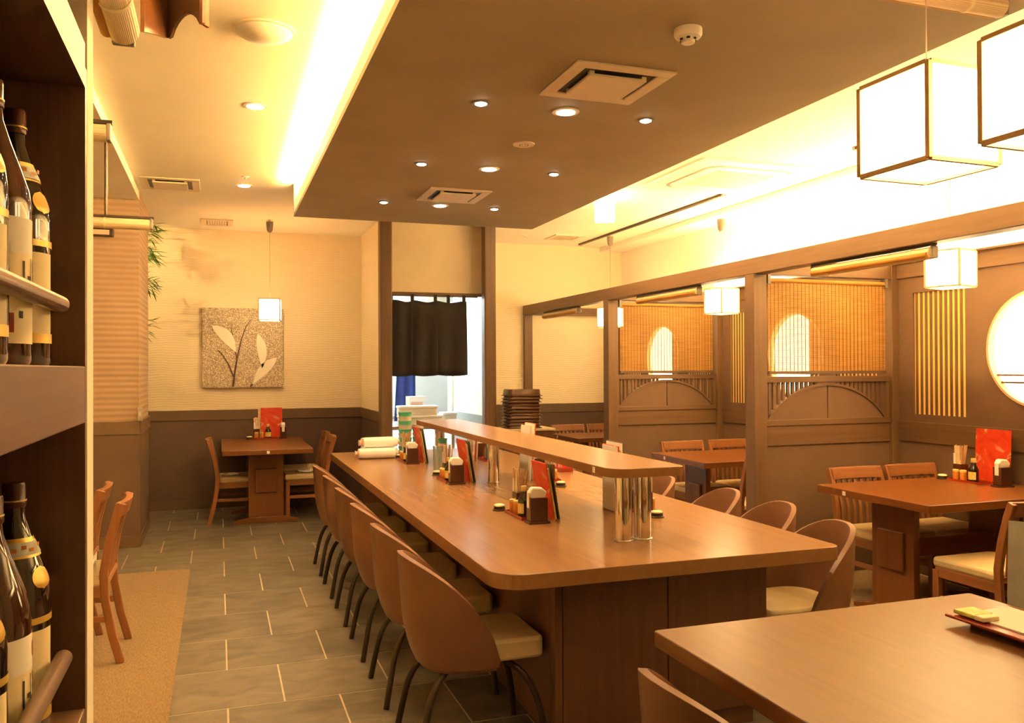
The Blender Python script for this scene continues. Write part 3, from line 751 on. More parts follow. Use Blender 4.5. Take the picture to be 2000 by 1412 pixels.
# ---- serving cabinet under the stacked trays
t = thing('serving_cabinet', 'low brown cabinet with pale top under the stack of trays', 'cabinet', (3.03, 8.36, 0))
obj('body', MB().box(-.27, -.18, .06, .27, .18, .855), 'base_wood_z', t, bev=.003)
obj('top', MB().box(-.285, -.195, .855, .285, .19, .878), 'menu_cream', t, bev=.003)
obj('plinth', MB().box(-.25, -.16, 0, .25, .17, .06), 'black_plastic', t)
for s in (-1, 1):
    d_ = obj('door', MB().box(s*.135-.128, -.192, .08, s*.135+.128, -.18, .84), 'base_wood_z', t, bev=.002)
    obj('handle', MB().box(s*.03-.006, -.205, .5, s*.03+.006, -.192, .6), 'steel', d_)
gt = 'stacked brown serving trays'
tp = roundpoly(-.19, -.135, .19, .135, (.03,)*4, 4)
def tray_mesh(big):
    m = MB(); prof = [(1.0, .0), (1.0, .006), (.93, .010), (.88, .040), (.86, .040)] if True else None
    n = len(tp); vs = []; fs = []
    for sc, z in ([(1.0, 0), (1.0, .007), (.92, .010), (.885, .028 if not big else .062), (.86, .032 if not big else .07)]):
        vs += [(x*sc, y*sc, z) for x, y in tp]
    for i in range(4):
        for k in range(n): fs.append((i*n+k, i*n+(k+1) % n, (i+1)*n+(k+1) % n, (i+1)*n+k))
    fs.append(tuple(range(n))); fs.append(tuple(4*n+k for k in range(n)))
    return m.add(vs, fs)
tm = tray_mesh(False).mesh('serving_tray', 'tray_black', 40); tm2 = tray_mesh(True).mesh('serving_tray', 'tray_black', 40)
zt = .879
for k in range(11):
    big = k == 10
    o = link('serving_tray', tm2 if big else tm); o.location = (3.0+random.uniform(-.008, .008), 8.34+random.uniform(-.006, .006), zt); o.rotation_euler = (0, 0, random.uniform(-.012, .012))
    tag(o, 'upturned brown lacquer tray on top of the stack' if big else 'brown lacquer tray within the stack beside the kitchen post', 'tray', gt); zt += .0335

# ---- bottle cabinet beside the camera
SX = -.216
t = thing('bottle_cabinet', 'dark wooden bottle cabinet built against the end of the partition', 'cabinet', (SX, .3, 0))
Y0, Y1 = -1.2-.3, 1.622-.3; D = -.36
obj('end_panel', MB().box(D, Y1-.02, .0, 0, Y1, 2.02), 'cabinet_wood_z', t)
obj('back_panel', MB().box(D-.02, Y0, 0, D, Y1, 2.02), 'cabinet_wood_z', t)
obj('middle_board', MB().box(D, Y0, 1.410, 0, Y1-.02, 1.507), 'cabinet_wood_y', t, bev=.002)
obj('top_board', MB().box(D, Y0, 1.985, 0, Y1-.02, 2.06), 'cabinet_wood_y', t)
obj('base', MB().box(D, Y0, 0, 0, Y1-.02, .925), 'cabinet_wood_y', t, bev=.002)
obj('near_panel', MB().box(D, Y0, 0, 0, Y0+.02, 2.02), 'cabinet_wood_z', t)
obj('guard_rail', MB().lathe([(.006, 0), (.012, .004), (.0135, .012), (.0135, 2.6), (.006, 2.61)], (-.022, Y1-.11-2.61, 1.605), 16, 'y'), 'rail_metal', t, 40)
obj('guard_rail', MB().lathe([(.006, 0), (.012, .004), (.0135, .012), (.0135, 2.6), (.006, 2.61)], (-.022, Y1-.08-2.61, 1.035), 16, 'y'), 'rail_metal', t, 40)
def sake(label, x, y, z, kind):
    t = thing('sake_bottle', label, 'bottle', (x, y, z), 0, 'sake bottles in the dark cabinet')
    g = 'glass_amber' if kind == 'amber' else 'glass_dark'
    prof = [(.001, 0), (.047, .0), (.051, .006), (.051, .225), (.049, .245), (.040, .275), (.026, .315), (.0165, .345), (.0150, .362), (.0150, .372)]
    obj('glass', MB().lathe(prof, n=36), g, t, 35)
    obj('cap', MB().lathe([(.0168, .362), (.0175, .364), (.0175, .372), (.0165, .374), (.0165, .396), (.0155, .400)], n=28), 'lacquer_brown', t, 40)
    obj('cap_ring', MB().lathe([(.0174, .371), (.0178, .3715), (.0178, .373), (.0174, .3735)], n=28), 'gold', t, 40)
    def wrap(a0, a1, z0, z1, r, m, nm, par=t, N=16):
        mb = MB(); rows = [[(r*math.cos(a0+(a1-a0)*k/N), r*math.sin(a0+(a1-a0)*k/N), zz) for k in range(N+1)] for zz in (z0, z1)]
        mb.grid(rows); o = obj(nm, mb, m, par, 60); return o
    if kind == 'amber':
        lb = wrap(-2.3, .95, .03, .17, .0516, 'cream_label', 'label'); wrap(-2.2, .9, .155, .205, .0517, 'paper_white', 'label')
        for (a, z0, z1, w_) in ((-.15, .10, .15, .05), (.05, .12, .15, .10), (.25, .085, .135, .04), (-.5, .09, .145, .07), (-.32, .118, .125, .22), (-.62, .065, .075, .12)):
            wrap(a, a+w_, z0, z1, .0521, 'ink', 'brush_stroke', lb, 3)
        wrap(.02, .30, .172, .192, .0521, 'lacquer_red', 'seal', lb, 4); wrap(-1.0, -.78, .045, .072, .0521, 'lacquer_red', 'seal', lb, 4)
    else:
        lb = wrap(-1.9, 1.0, .185, .195, .0516, 'gold', 'label_band'); wrap(-1.9, 1.0, .035, .050, .0516, 'gold', 'label_band')
        wrap(.25, .75, .055, .125, .0516, 'gold', 'label'); 
        for q in range(5): wrap(.30+.07*(q % 2), .42+.12*(q % 3), .060+.013*q, .066+.013*q, .0520, 'ink', 'brush_stroke', lb, 3)
        wrap(-1.2, -.1, .05, .175, .0516, 'cream_label', 'label')
        # neck band and shoulder medallion
        mb = MB().lathe([(.0285, .3095), (.0262, .3160)], n=28); obj('neck_band', mb, 'gold', t, 40)
        mb = MB().lathe([(.0370, .2865), (.0352, .2915)], n=28); obj('neck_band', mb, 'gold', t, 40)
        mb = MB().lathe([(.0367, .2905), (.0290, .3095)], n=28); obj('neck_label', mb, 'board_grey', t, 40)
        for (a, zz) in ((-1.5, .296), (-1.1, .300), (-.7, .295), (-.3, .301)): wrap(a, a+.22, zz, zz+.006, .0352, 'orange_jar', 'flower_print', lb, 3)
        rows = []
        for k in range(9):
            u = -1+2*k/8; zz = .254+.0175*u; rr = .0515-(.0115 if zz > .2475 else .004)*max(0, zz-.2275)/.03; h = .40*math.sqrt(max(0, 1-u*u))+.01
            rr = .0498 if zz < .246 else .0498-(zz-.246)*.30
            rows.append([(rr*math.cos(-.42-h+2*h*q/8), rr*math.sin(-.42-h+2*h*q/8), zz) for q in range(9)])
        obj('medallion', MB().grid(rows), 'gold', t, 60)
    return t
for (z, lev) in ((1.5075, 'upper'), (.9255, 'lower')):
    sake('dark sake bottle with gold bands closest to the end panel on the %s shelf' % lev, -.302, 1.50, z, 'dark')
    sake('amber sake bottle with cream label second from the end panel on the %s shelf' % lev, -.302, 1.352, z, 'amber')
    sake('dark sake bottle third from the end panel on the %s shelf' % lev, -.302, 1.21, z, 'dark')

# ================================================================== HANGING THINGS
def lantern(x, y, zc, rz, a, h, label, cordtop, cup=True, mat='lamp_paper'):
    t = thing('paper_lantern', label, 'lantern', (x, y, zc), rz, 'square paper lanterns'); b = a/2; e = .0070
    for i, (dx, dy) in enumerate(((1,0),(-1,0),(0,1),(0,-1))):
        obj('paper_pane', (MB().box(dx*b-.001, -b+e, -h/2+e, dx*b+.001, b-e, h/2-e) if dx else MB().box(-b+e, dy*b-.001, -h/2+e, b-e, dy*b+.001, h/2-e)), mat, t)
    obj('paper_pane', MB().box(-b+e, -b+e, -h/2+.003, b-e, b-e, -h/2+.005), mat, t)
    for sx in (-1, 1):
        for sy in (-1, 1): obj('corner_strip', MB().cbox((sx*b, sy*b, 0), (e*1.7, e*1.7, h)), 'lantern_frame', t)
    for z in (-h/2, h/2):
        for s in (-1, 1):
            obj('edge_strip', MB().cbox((s*b, 0, z), (e*1.5, a-e, e*1.5)), 'lantern_frame', t); obj('edge_strip', MB().cbox((0, s*b, z), (a-e, e*1.5, e*1.5)), 'lantern_frame', t)
    obj('cross_bar', MB().cbox((0, 0, h/2), (a, .010, .006)), 'lantern_frame', t)
    obj('cord', MB().cyl((0, 0, h/2), .0016, cordtop-zc-h/2, 6), 'fixture_grey', t)
    if cup: 
        z = cordtop-zc
        obj('ceiling_cup', MB().lathe([(.036, 0), (.036, -.02), (.030, -.085), (.018, -.105), (.005, -.110)], (0, 0, z-(.02 if cup == 1 else .20)), 18), 'fixture_grey', t, 50)
    return t
lantern(4.19, 8.66, 2.075, .3, .205, .215, 'square paper lantern over the far booth table', CEIL-.02)
lantern(4.19, 6.42, 2.085, .20, .205, .215, 'square paper lantern over the middle booth table', CEIL-.02, 2)
lantern(4.19, 3.955, 2.09, .30, .205, .215, 'square paper lantern in front of the round window', CEIL-.02)
lantern(.493, 8.95, 2.11, -.12, .205, .215, 'square paper lantern before the leaf picture', CEIL)
lantern(1.625, 1.60, 2.085, .02, .212, .22, 'big square paper lantern over the bare near table, counter side', CEIL, True, 'lamp_paper_large')
lantern(1.645, 1.262, 2.085, .02, .212, .22, 'big square paper lantern over the bare near table, away from the counter', CEIL, True, 'lamp_paper_large')

def roll(name, label, c, L, axis, r=.033, lug=True):
    """rolled bamboo blind under a dark bar; c = centre"""
    rz = 0 if axis == 'x' else PI/2
    t = thing(name, label, 'blind', c, rz, 'rolled bamboo blinds')
    obj('roll', MB().lathe([(r*.55, -L/2-.001), (r, -L/2), (r, L/2), (r*.55, L/2+.001)], n=22, axis='x'), 'bamboo_roll', t, 40)
    obj('outer_turn', MB().lathe([(r*.45, -L/2+.01), (r*.45, L/2-.01)], (0, r*.9, -r*.3), 12, 'x'), 'bamboo_slat', t, 40)
    obj('head_bar', MB().box(-L/2-.02, -.010, r+.003, L/2+.02, .014, r+.016), 'leg_metal', t)
    for s in (-1, 1):
        obj('bracket', MB().box(s*(L/2+.008)-.008, -.022, -.03, s*(L/2+.008)+.008, .022, r+.003), 'fixture_grey', t, bev=.004)
        obj('tie', MB().lathe([(r+.002, s*L*.36-.006), (r+.002, s*L*.36+.006)], n=18, axis='x'), 'cream_label', t, 40)
    return t
roll('rolled_blind', 'rolled bamboo blind under the beam of the round-window booth', (3.578, 3.96, 2.105), .94, 'y')
roll('rolled_blind', 'rolled bamboo blind under the beam of the middle booth', (3.578, 6.30, 2.105), 1.0, 'y')
roll('rolled_blind', 'rolled bamboo blind under the beam of the far booth', (3.578, 8.64, 2.105), .97, 'y')
roll('rolled_blind', 'rolled bamboo blind hanging under the brown ceiling panel near the big lanterns', (1.93, 2.11, 2.695-.0), 1.06, 'x')
o = roll('rolled_blind', 'rolled bamboo blind above the bottle cabinet', (-.185, 1.27, 2.20), 1.25, 'y', .0315)
for (y, lab) in ((5.50, 'closer to the striped wall block'), (3.42, 'closer to the bottle cabinet')):
    t = roll('rolled_blind', 'rolled bamboo blind over the carpeted side, ' + lab, (-1.27, y, 2.372), 1.76, 'x', .032)
    for dx in (.64, -.4): obj('hanger_rod', MB().cyl((dx, 0, .045), .009, LOWC-2.372-.045, 8), 'leg_metal', t)
# dark wooden hanging box at the top of the view
t = thing('hanging_box', 'dark wooden hanging box with an arched lower edge beside the rolled blind', 'hanging box', (-.10, 2.30, 2.385), .0)
A_, B_, C_, D_ = (-.074, -.024), (-.028, .119), (.062, -.045), (.078, -.020)
def plate(mb, p, q, z0, z1, th, zs=None):
    d = Vector((q[0]-p[0], q[1]-p[1], 0)); n_ = Vector((-d.y, d.x, 0)).normalized()*th; k = zs or [z0, z0]
    N = len(k)-1; lo = [(p[0]+d.x*i/N, p[1]+d.y*i/N, k[i]) for i in range(N+1)]; hi = [(x, y, z1) for x, y, _ in lo]
    for i in range(N):
        a, b, c, e = lo[i], lo[i+1], hi[i+1], hi[i]
        mb.add([a, b, c, e] + [(v[0]+n_.x, v[1]+n_.y, v[2]) for v in (a, b, c, e)], [(0,1,2,3), (4,5,6,7), (0,1,5,4), (1,2,6,5), (2,3,7,6), (3,0,4,7)])
    return mb
obj('side_board', plate(MB(), A_, B_, 0, .45, .010, [-.043, -.02, .0]), 'chair_wood_z', t)
arch = [0, 0] + [.042*math.sin(PI*k/10)**.7 - .010*k/10 for k in range(1, 10)] + [-.010, -.010]
obj('arched_board', plate(MB(), B_, C_, 0, .45, .008, arch), 'cabinet_wood_z', t)
obj('edge_board', plate(MB(), C_, D_, 0, .45, .008, [-.012, -.012]), 'chair_wood_z', t)
obj('lid', MB().prism([A_, B_, D_, C_], .44, .45), 'cabinet_wood_x', t)
obj('hanger_rod', MB().cyl((-.015, .03, .44), .008, CEIL-2.385-.44, 8), 'leg_metal', t)

# noren curtain at the kitchen opening
t = thing('noren_curtain', 'short black split curtain hanging in the kitchen opening', 'curtain', (2.08, 8.60, 0))
obj('rod', MB().cyl((-.46, 0, 2.262), .009, .98, 10, 'x'), 'rail_brown', t)
xs = [-.435, -.19, .08, .395]
for i in range(3):
    a, b = xs[i]-.006, xs[i+1]+.006; rows = []
    for j in range(13):
        z = 2.205 - (2.205-1.435)*j/12; row = []
        for k in range(17):
            u = k/16; x = a+(b-a)*u + (.012*(j/12) if i == 2 else 0)
            y = .016*math.sin(u*PI*3.2+i*1.7)*(.35+.65*j/12) + .006*math.sin(u*9+j*.3)
            zz = z + (.010*math.sin(u*PI*2+i) if j == 0 else 0) + (-.012*math.sin(u*PI) if j == 12 else 0)
            row.append((x, y, zz))
        rows.append(row)
    o = obj('cloth_panel', MB().grid(rows), 'noren_cloth', t, 80); k = o.modifiers.new('solid', 'SOLIDIFY'); k.thickness = .003
for x in (-.405, -.185, .06, .20, .37): obj('loop', MB().box(x-.016, -.012, 2.185, x+.016, .012, 2.275), 'noren_cloth', t)

# leaf picture on the back wall
t = thing('leaf_picture', 'square mosaic panel with white leaves and dark stems on the cream wall', 'picture', (.253, BACK-.012, 1.739))
obj('panel', MB().box(-.423, -.03, -.435, .423, .0, .435), 'mosaic', t, bev=.004)
def leafshape(p, q, w, bend, m, nm):
    p, q = Vector(p), Vector(q); d = q-p; n_ = Vector((-d.y, d.x)).normalized(); N = 14; L_, R_ = [], []
    for k in range(N+1):
        u = k/N; c = p+d*u+n_*bend*math.sin(PI*u); h = w*math.sin(PI*u**.85)**.9
        L_.append(c+n_*h); R_.append(c-n_*h)
    poly = [(v.x, v.y) for v in L_] + [(v.x, v.y) for v in reversed(R_[1:-1])]
    obj(nm, MB().prism(poly, -.038, -.028, 'y'), m, t, 30)
def px(u, v): return (-.423+.846*(u-710)/492, .435-.87*(v-693)/485)
leafshape(px(768, 800), px(912, 962), .062, .035, 'leaf_cream', 'leaf')
leafshape(px(1046, 848), px(1072, 1060), .050, .02, 'leaf_cream', 'leaf')
leafshape(px(1162, 995), px(1014, 1158), .055, -.02, 'leaf_cream', 'leaf')
def stem(pts, w0, w1):
    P = [Vector(px(*q)) for q in pts]; L_ = []; R_ = []
    for i, p in enumerate(P):
        d = (P[min(i+1, len(P)-1)]-P[max(i-1, 0)]).normalized(); n_ = Vector((-d.y, d.x)); w = w0+(w1-w0)*i/(len(P)-1)
        L_.append(p+n_*w); R_.append(p-n_*w)
    obj('stem', MB().prism([(v.x, v.y) for v in L_]+[(v.x, v.y) for v in reversed(R_)], -.036, -.028, 'y'), 'stem_brown', t)
stem([(893, 1172), (905, 1080), (920, 990), (945, 880), (975, 800), (1005, 760)], .010, .003)
stem([(897, 1112), (868, 1040), (835, 985), (806, 950)], .008, .005)
stem([(916, 1000), (905, 940), (893, 870), (884, 812)], .006, .003)
stem([(998, 1174), (1012, 1156)], .010, .008)

# bamboo plant in the recess behind the wall block
t = thing('bamboo_plant', 'green bamboo with narrow leaves peeking out behind the striped wall block', 'plant', (-1.03, 9.30, 0))
rb = random.Random(3)
obj('pot', MB().lathe([(.10, 0), (.13, .02), (.15, .28), (.14, .28), (.13, .24)], n=24), 'lacquer_brown', t, 40)
for (sx, sy) in ((.0, .0), (-.06, .05), (.03, -.05)):
    obj('stem', MB().tube([(sx, sy, .2), (sx-.005, sy, .9), (sx+.004, sy, 1.8), (sx+.0, sy, 2.9)], .009, 8), 'leaf_green', t, 50)
def bleaf(m, p, d, L_, w):
    d = d.normalized(); s_ = d.cross(Vector((0, 0, 1))); s_ = s_.normalized() if s_.length > .01 else Vector((1, 0, 0))
    a = p+d*L_*.4; e = p+d*L_+Vector((0, 0, -.10*L_))
    m.add([tuple(p), tuple(a+s_*w), tuple(e), tuple(a-s_*w)], [(0,1,2), (0,2,3)])
for (zc, n_, rx) in ((2.93, 34, .42), (2.80, 20, .38), (2.68, 46, .42), (2.38, 44, .40), (1.95, 12, .38), (1.6, 6, .05)):
    m = MB()
    m.tube([(0, 0, zc-.05), (rx*.5, 0, zc+.01), (rx, 0, zc)], .003, 5)
    for k in range(n_):
        a = rb.uniform(-1.4, 1.4); p = Vector((rx-rb.uniform(.0, .16), rb.uniform(-.05, .05), zc+rb.uniform(-.06, .06)))
        bleaf(m, p, Vector((math.cos(a), math.sin(a)*.6, rb.uniform(-.9, .45))), rb.uniform(.11, .18), .012)
    obj('leaf_cluster', m, 'leaf_green', t)
t = thing('wall_socket', 'small steel switch box on the corner of the striped wall block', 'switch', (-.615, 7.80, 1.12))
obj('box', MB().box(-.035, -.012, -.05, .0, .018, .06), 'steel', t, bev=.003); obj('button', MB().box(-.026, -.016, -.01, -.010, -.012, .03), 'white_plastic', t)
t = thing('wall_lamp', 'slim pale lamp in a dark frame on the striped wall block', 'lamp', (-1.0, 7.80, 2.655))
obj('frame', MB().box(-.30, -.03, -.032, .165, .019, .032), 'leg_metal', t, bev=.003); obj('diffuser', MB().box(-.28, -.034, -.020, .135, -.03, .020), 'pink_paper', t)

# ================================================================== SMALL THINGS
def call_bell(x, y, lab, z=TZ):
    t = thing('call_bell', 'round call bell with pale top ' + lab, 'call bell', (x, y, z), 0, 'call bells')
    obj('base', MB().lathe([(.036, 0), (.036, .005), (.031, .008), (.030, .024)], n=24), 'leg_metal', t, 40)
    obj('button', MB().lathe([(.029, .024), (.028, .030), (.020, .0335), (.004, .035)], n=24), 'cream_label', t, 50)
def cset(x, y, rz, lab, z=TZ, items='tcssbnm', menus=('menu_red', 'menu_green', 'menu_dark'), lean=.16, dn=-.19, mh=.285, mw=.20):
    """condiment set; local: customer side -x, along y"""
    g = 'condiment set ' + lab; R = Matrix.Rotation(rz, 3, 'Z')
    def P(px_, py_, pz=0): v = R @ Vector((px_, py_, pz)); return (x+v.x, y+v.y, z+v.z)
    zt_ = 0
    if 't' in items:
        t = thing('condiment_tray', 'small dark red lacquer tray holding condiments ' + lab, 'tray', P(0, 0), rz)
        obj('bottom', MB().box(-.052, -.125, 0, .052, .125, .006), 'lacquer_red', t)
        obj('rim', MB().box(-.058, -.131, 0, -.052, .131, .016).box(.052, -.131, 0, .058, .131, .016).box(-.052, -.131, 0, .052, -.125, .016).box(-.052, .125, 0, .052, .131, .016), 'lacquer_red', t)
        zt_ = .006
    if 'c' in items:
        t = thing('chopstick_box', 'dark box of wrapped chopsticks ' + lab, 'chopstick box', P(.012, .085, zt_), rz)
        obj('box', MB().box(-.032, -.032, 0, .032, .032, .105), 'lacquer_brown', t, bev=.003)
        r_ = random.Random(sum(map(ord, lab)))
        m = MB()
        for k in range(12):
            a, b = r_.uniform(-.024, .024), r_.uniform(-.024, .024); m.tube([(a*.8, b*.8, .10), (a*1.5, b*1.5, .225+r_.uniform(-.012, .006))], .0042, 6)
        o = obj('chopsticks', m, 'chopstick', t); o['kind'] = 'stuff'
        obj('paper_slip', MB().box(-.030, .012, .105, -.028, .030, .175), 'paper_white', t)
        obj('leaflet', MB().box(-.026, -.026, .09, -.023, .026, .225), 'menu_cream', t)
    if 's' in items:
        for k, (a, b) in enumerate(((-.022, .035), (-.024, .088))):
            t = thing('spice_jar', 'small orange spice jar ' + lab, 'jar', P(a, b if 'c' in items else b-.05, zt_), rz, g)
            obj('jar', MB().lathe([(.019, 0), (.021, .004), (.021, .050), (.019, .056)], n=18), 'orange_jar', t, 40)
            obj('lid', MB().lathe([(.0215, .056), (.0215, .068), (.017, .071)], n=18), 'cap_yellow', t, 40)
    if 'b' in items:
        t = thing('soy_bottle', 'dark soy sauce bottle with yellow label ' + lab, 'bottle', P(-.010, -.035, zt_), rz)
        obj('bottle', MB().lathe([(.001, 0), (.028, 0), (.031, .004), (.031, .078), (.027, .092), (.0165, .108), (.0145, .128)], n=24), 'glass_dark', t, 35)
        obj('cap', MB().lathe([(.0155, .126), (.0165, .128), (.0165, .148), (.014, .153)], n=18), 'cap_yellow', t, 40)
        mb = MB(); N = 14; mb.grid([[(.0316*math.cos(a), .0316*math.sin(a), zz) for a in [PI*.55+2.6*k/N for k in range(N+1)]] for zz in (.018, .068)]); lb = obj('label', mb, 'yellow_label', t, 60)
        mb = MB(); mb.grid([[(.0319*math.cos(a), .0319*math.sin(a), zz) for a in [PI*1.18+.22*k/4 for k in range(5)]] for zz in (.022, .050)]); obj('label_print', mb, 'paper_white', lb, 60)
    if 'n' in items:
        t = thing('napkin_holder', 'brown wooden napkin holder ' + lab, 'napkin holder', P(-.002, dn), rz)
        obj('foot', MB().box(-.055, -.040, 0, .055, .040, .012), 'lacquer_brown', t, bev=.003)
        obj('box', MB().box(-.045, -.030, .012, .045, .030, .125), 'lacquer_brown', t, bev=.003)
        n_ = obj('napkin', MB().prism([(-.034, .118), (.034, .118), (.046, .150), (.02, .172), (-.03, .176), (-.05, .150)], -.020, .020, 'y'), 'paper_white', t, bev=.008)
        obj('napkin_tip', MB().box(-.0485, -.014, .075, -.0455, .014, .150), 'paper_white', n_)
    if 'm' in items:
        for k, mt in enumerate(menus):
            w_, h_ = mw*(1, .85, .95)[k % 3], mh*(1, .90, .96)[k % 3]
            nm = {'menu_red': 'red', 'menu_green': 'yellow-green', 'menu_dark': 'dark', 'menu_cream': 'cream', 'paper_white': 'white'}[mt]
            t = thing('menu', nm + ' menu standing upright ' + lab, 'menu', P(.100+.020*k, -.075+.015*k), rz)
            t.rotation_euler = (0, -lean, rz)
            obj('cover', MB().box(-.003, -w_/2, 0, .003, w_/2, h_), mt, t)
            obj('page', MB().box(.003, -w_/2+.004, .003, .0055, w_/2-.004, h_-.004), 'paper_white', t)
cset(1.462, 4.04, 0, 'on the aisle side, by the chrome post pair', dn=-.20)
cset(1.462, 5.50, 0, 'on the aisle side, middle of the counter', dn=-.18)
cset(1.445, 6.76, 0, 'on the aisle side, kitchen end of the counter', dn=-.19)
cset(2.09, 3.99, PI, 'on the booth side, by the chrome post pair', menus=('menu_dark', 'menu_cream', 'menu_red'), lean=.0, mh=.36)
cset(2.09, 5.33, PI, 'on the booth side, middle of the counter', menus=('menu_red', 'paper_white', 'menu_cream'), lean=.05, mh=.38)
cset(2.085, 6.62, PI, 'on the booth side, kitchen end of the counter', menus=('menu_cream', 'menu_red', 'paper_white'), lean=.05, mh=.27)
call_bell(1.402, 4.25, 'on the aisle side by the chrome post pair')
call_bell(1.452, 5.80, 'on the aisle side at the middle of the counter')
call_bell(1.435, 7.03, 'beside the white towel packs')
call_bell(2.079, 3.776, 'on the booth side by the chrome post pair')
call_bell(2.05, 4.97, 'on the booth side at the middle of the counter')
cset(4.60, 4.20, 0, 'on the round-window table', menus=('menu_red', 'menu_cream', 'menu_dark'), lean=-.05, mh=.345, mw=.26, dn=-.24)
call_bell(4.56, 4.385, 'on the round-window table')
cset(.47, 9.54, PI/2, 'on the small table by the back wall', menus=('menu_red', 'menu_green', 'menu_cream'), lean=-.04, mh=.33, mw=.23, dn=-.19)
call_bell(.31, 9.52, 'on the small table by the back wall')
# set on the far booth table edge of the counter: red rack
t = thing('snack_rack', 'small red rack of packets at the booth edge of the counter', 'rack', (2.38, 5.74, TZ))
obj('tray', MB().box(-.05, -.09, 0, .05, .09, .03), 'lacquer_red', t, bev=.003)
for k in range(4): obj('packet', MB().cbox((0, -.06+.04*k, .055), (.07, .022, .05)), 'menu_red' if k % 2 == 0 else 'pink_paper', t)

# towel packs at the kitchen end of the counter
def pack(x, y, z, rz, lab, l=.27, w=.15, h=.085):
    t = thing('towel_pack', lab, 'towel pack', (x, y, z), rz, 'white packs of rolled towels')
    rows = []; N = 12; prof = []
    for k in range(21):
        a = 2*PI*k/20; c, s_ = math.cos(a), math.sin(a)
        prof.append((w/2*math.copysign(abs(c)**.6, c), h/2+h/2*math.copysign(abs(s_)**.6, s_)))
    for i in range(N+1):
        u = -l/2+l*i/N; e = 1-.10*abs(2*i/N-1)**6
        rows.append([(u, p*e + .003*math.sin(i*2.1+k), h/2+(q-h/2)*e) for k, (p, q) in enumerate(prof)])
    m = MB().grid(rows); m.f.append(tuple(range(21))); m.f.append(tuple(N*21+k for k in range(21)))
    obj('wrapper', m, 'towel_white', t, 60)
    for s in (-1, 1): obj('twisted_end', MB().lathe([(.034, 0), (.018, .014), (.026, .030)] if s > 0 else [(.026, -.030), (.018, -.014), (.034, 0)], (s*l/2, 0, h/2), 12, 'x'), 'pink_paper', t, 60)
    return t
pack(1.255, 7.10, TZ, -.06, 'white towel pack lying on the counter end', .30, .16, .085)
pack(1.30, 7.30, TZ, .05, 'white towel pack lying behind another on the counter end', .28, .15, .08)
pack(1.29, 7.18, TZ+.085, .08, 'white towel pack on top of the two others', .29, .16, .085)
# striped cup stacks behind the condiments
def cups(x, y, z, n, lab, r=.042):
    t = thing('cup_stack', lab, 'cups', (x, y, z), 0, 'teal and pink cup stacks')
    for k in range(n): obj('cup', MB().lathe([(r*.86, .0), (r, .036), (r*1.04, .038)], (0, 0, k*.037), 20), 'teal_plastic' if k % 2 else 'cup_pink', t, 40)
cups(1.545, 7.32, TZ, 10, 'tall stack of teal and pink cups beside the towel packs', .06)
cups(1.67, 7.36, TZ, 7, 'stack of teal and pink cups behind the red menu at the kitchen end', .05)
cups(1.60, 6.22, TZ, 6, 'stack of teal and pink cups under the raised shelf', .036)
t = thing('water_glass', 'tall clear tumbler with dark foot on the counter under the shelf', 'glass', (1.475, 5.86, TZ))
obj('body', MB().lathe([(.034, .018), (.037, .20), (.034, .20), (.031, .022)], n=24), 'glass_clear', t, 50); obj('foot', MB().lathe([(.036, 0), (.037, .018)], n=24), 'leg_metal', t, 40)
# packs on the shelf end
def tub(x, y, z, rz, lab, s=(.34, .17, .085)):
    t = thing('plastic_tub', lab, 'container', (x, y, z), rz, 'white plastic containers')
    obj('tub', MB().prism(roundpoly(-s[0]/2, -s[1]/2, s[0]/2, s[1]/2, (.03,)*4, 4), 0, s[2]*.72), 'white_plastic', t, 40, bev=.008)
    obj('lid', MB().prism(roundpoly(-s[0]/2-.008, -s[1]/2-.008, s[0]/2+.008, s[1]/2+.008, (.034,)*4, 4), s[2]*.72, s[2]), 'towel_white', t, 40, bev=.010)
t = thing('pass_counter', 'pale steel side counter just inside the kitchen opening', 'counter', (2.02, 8.98, 0))
obj('top', MB().box(-.38, -.22, .86, .42, .30, .90), 'steel', t, bev=.004)
for sx in (-.33, .36):
    for sy in (-.18, .25): obj('leg', MB().cyl((sx, sy, 0), .018, .86, 10), 'steel', t)
obj('lower_shelf', MB().box(-.36, -.2, .30, .40, .28, .32), 'steel', t)
tub(2.05, 8.93, .90, .04, 'white plastic container on the kitchen side counter', (.46, .22, .105))
tub(2.02, 8.95, 1.005, -.05, 'white plastic container with a box lid, on top of another', (.42, .20, .10))
tub(2.41, 9.12, .90, .1, 'short white container beside the kitchen door frame', (.16, .16, .12))
t = thing('paper_pack', 'pale carton with coloured print in the kitchen', 'carton', (2.05, 9.14, .90), .2)
obj('carton', MB().box(-.10, -.05, 0, .10, .05, .30), 'kitchen_white', t, bev=.004); obj('print', MB().box(-.08, -.052, .17, .06, -.05, .24), 'pink_paper', t)
t = thing('hanging_apron', 'blue cloth hanging inside the kitchen', 'cloth', (2.05, 9.60, 0))
rows = [[(-.10-.05*j/8+(.20+.05*(j/8))*k/12, .02*math.sin(k*1.3), 1.85-.95*j/8) for k in range(13)] for j in range(9)]
o = obj('cloth', MB().grid(rows), 'blue_cloth', t, 80); o.modifiers.new('s', 'SOLIDIFY').thickness = .004
obj('hook', MB().cyl((0, 0, 1.84), .006, .86, 6), 'steel', t)
t = thing('extractor_hood', 'grey steel extractor hood in the kitchen', 'hood', (2.7, 11.2, 0))
obj('canopy', MB().prism([(-.7, 1.55), (.7, 1.55), (.35, 2.1), (-.35, 2.1)], -.35, .35, 'y'), 'steel', t); obj('duct', MB().box(-.2, -.2, 2.1, .2, .2, 2.7), 'steel', t)
t = thing('kitchen_bench', 'steel bench along the back of the kitchen', 'bench', (2.5, 11.4, 0))
obj('top', MB().box(-.85, -.4, .84, 1.4, .4, .88), 'steel', t); obj('body', MB().box(-.83, -.38, 0, 1.38, .38, .84), 'kitchen_white', t)

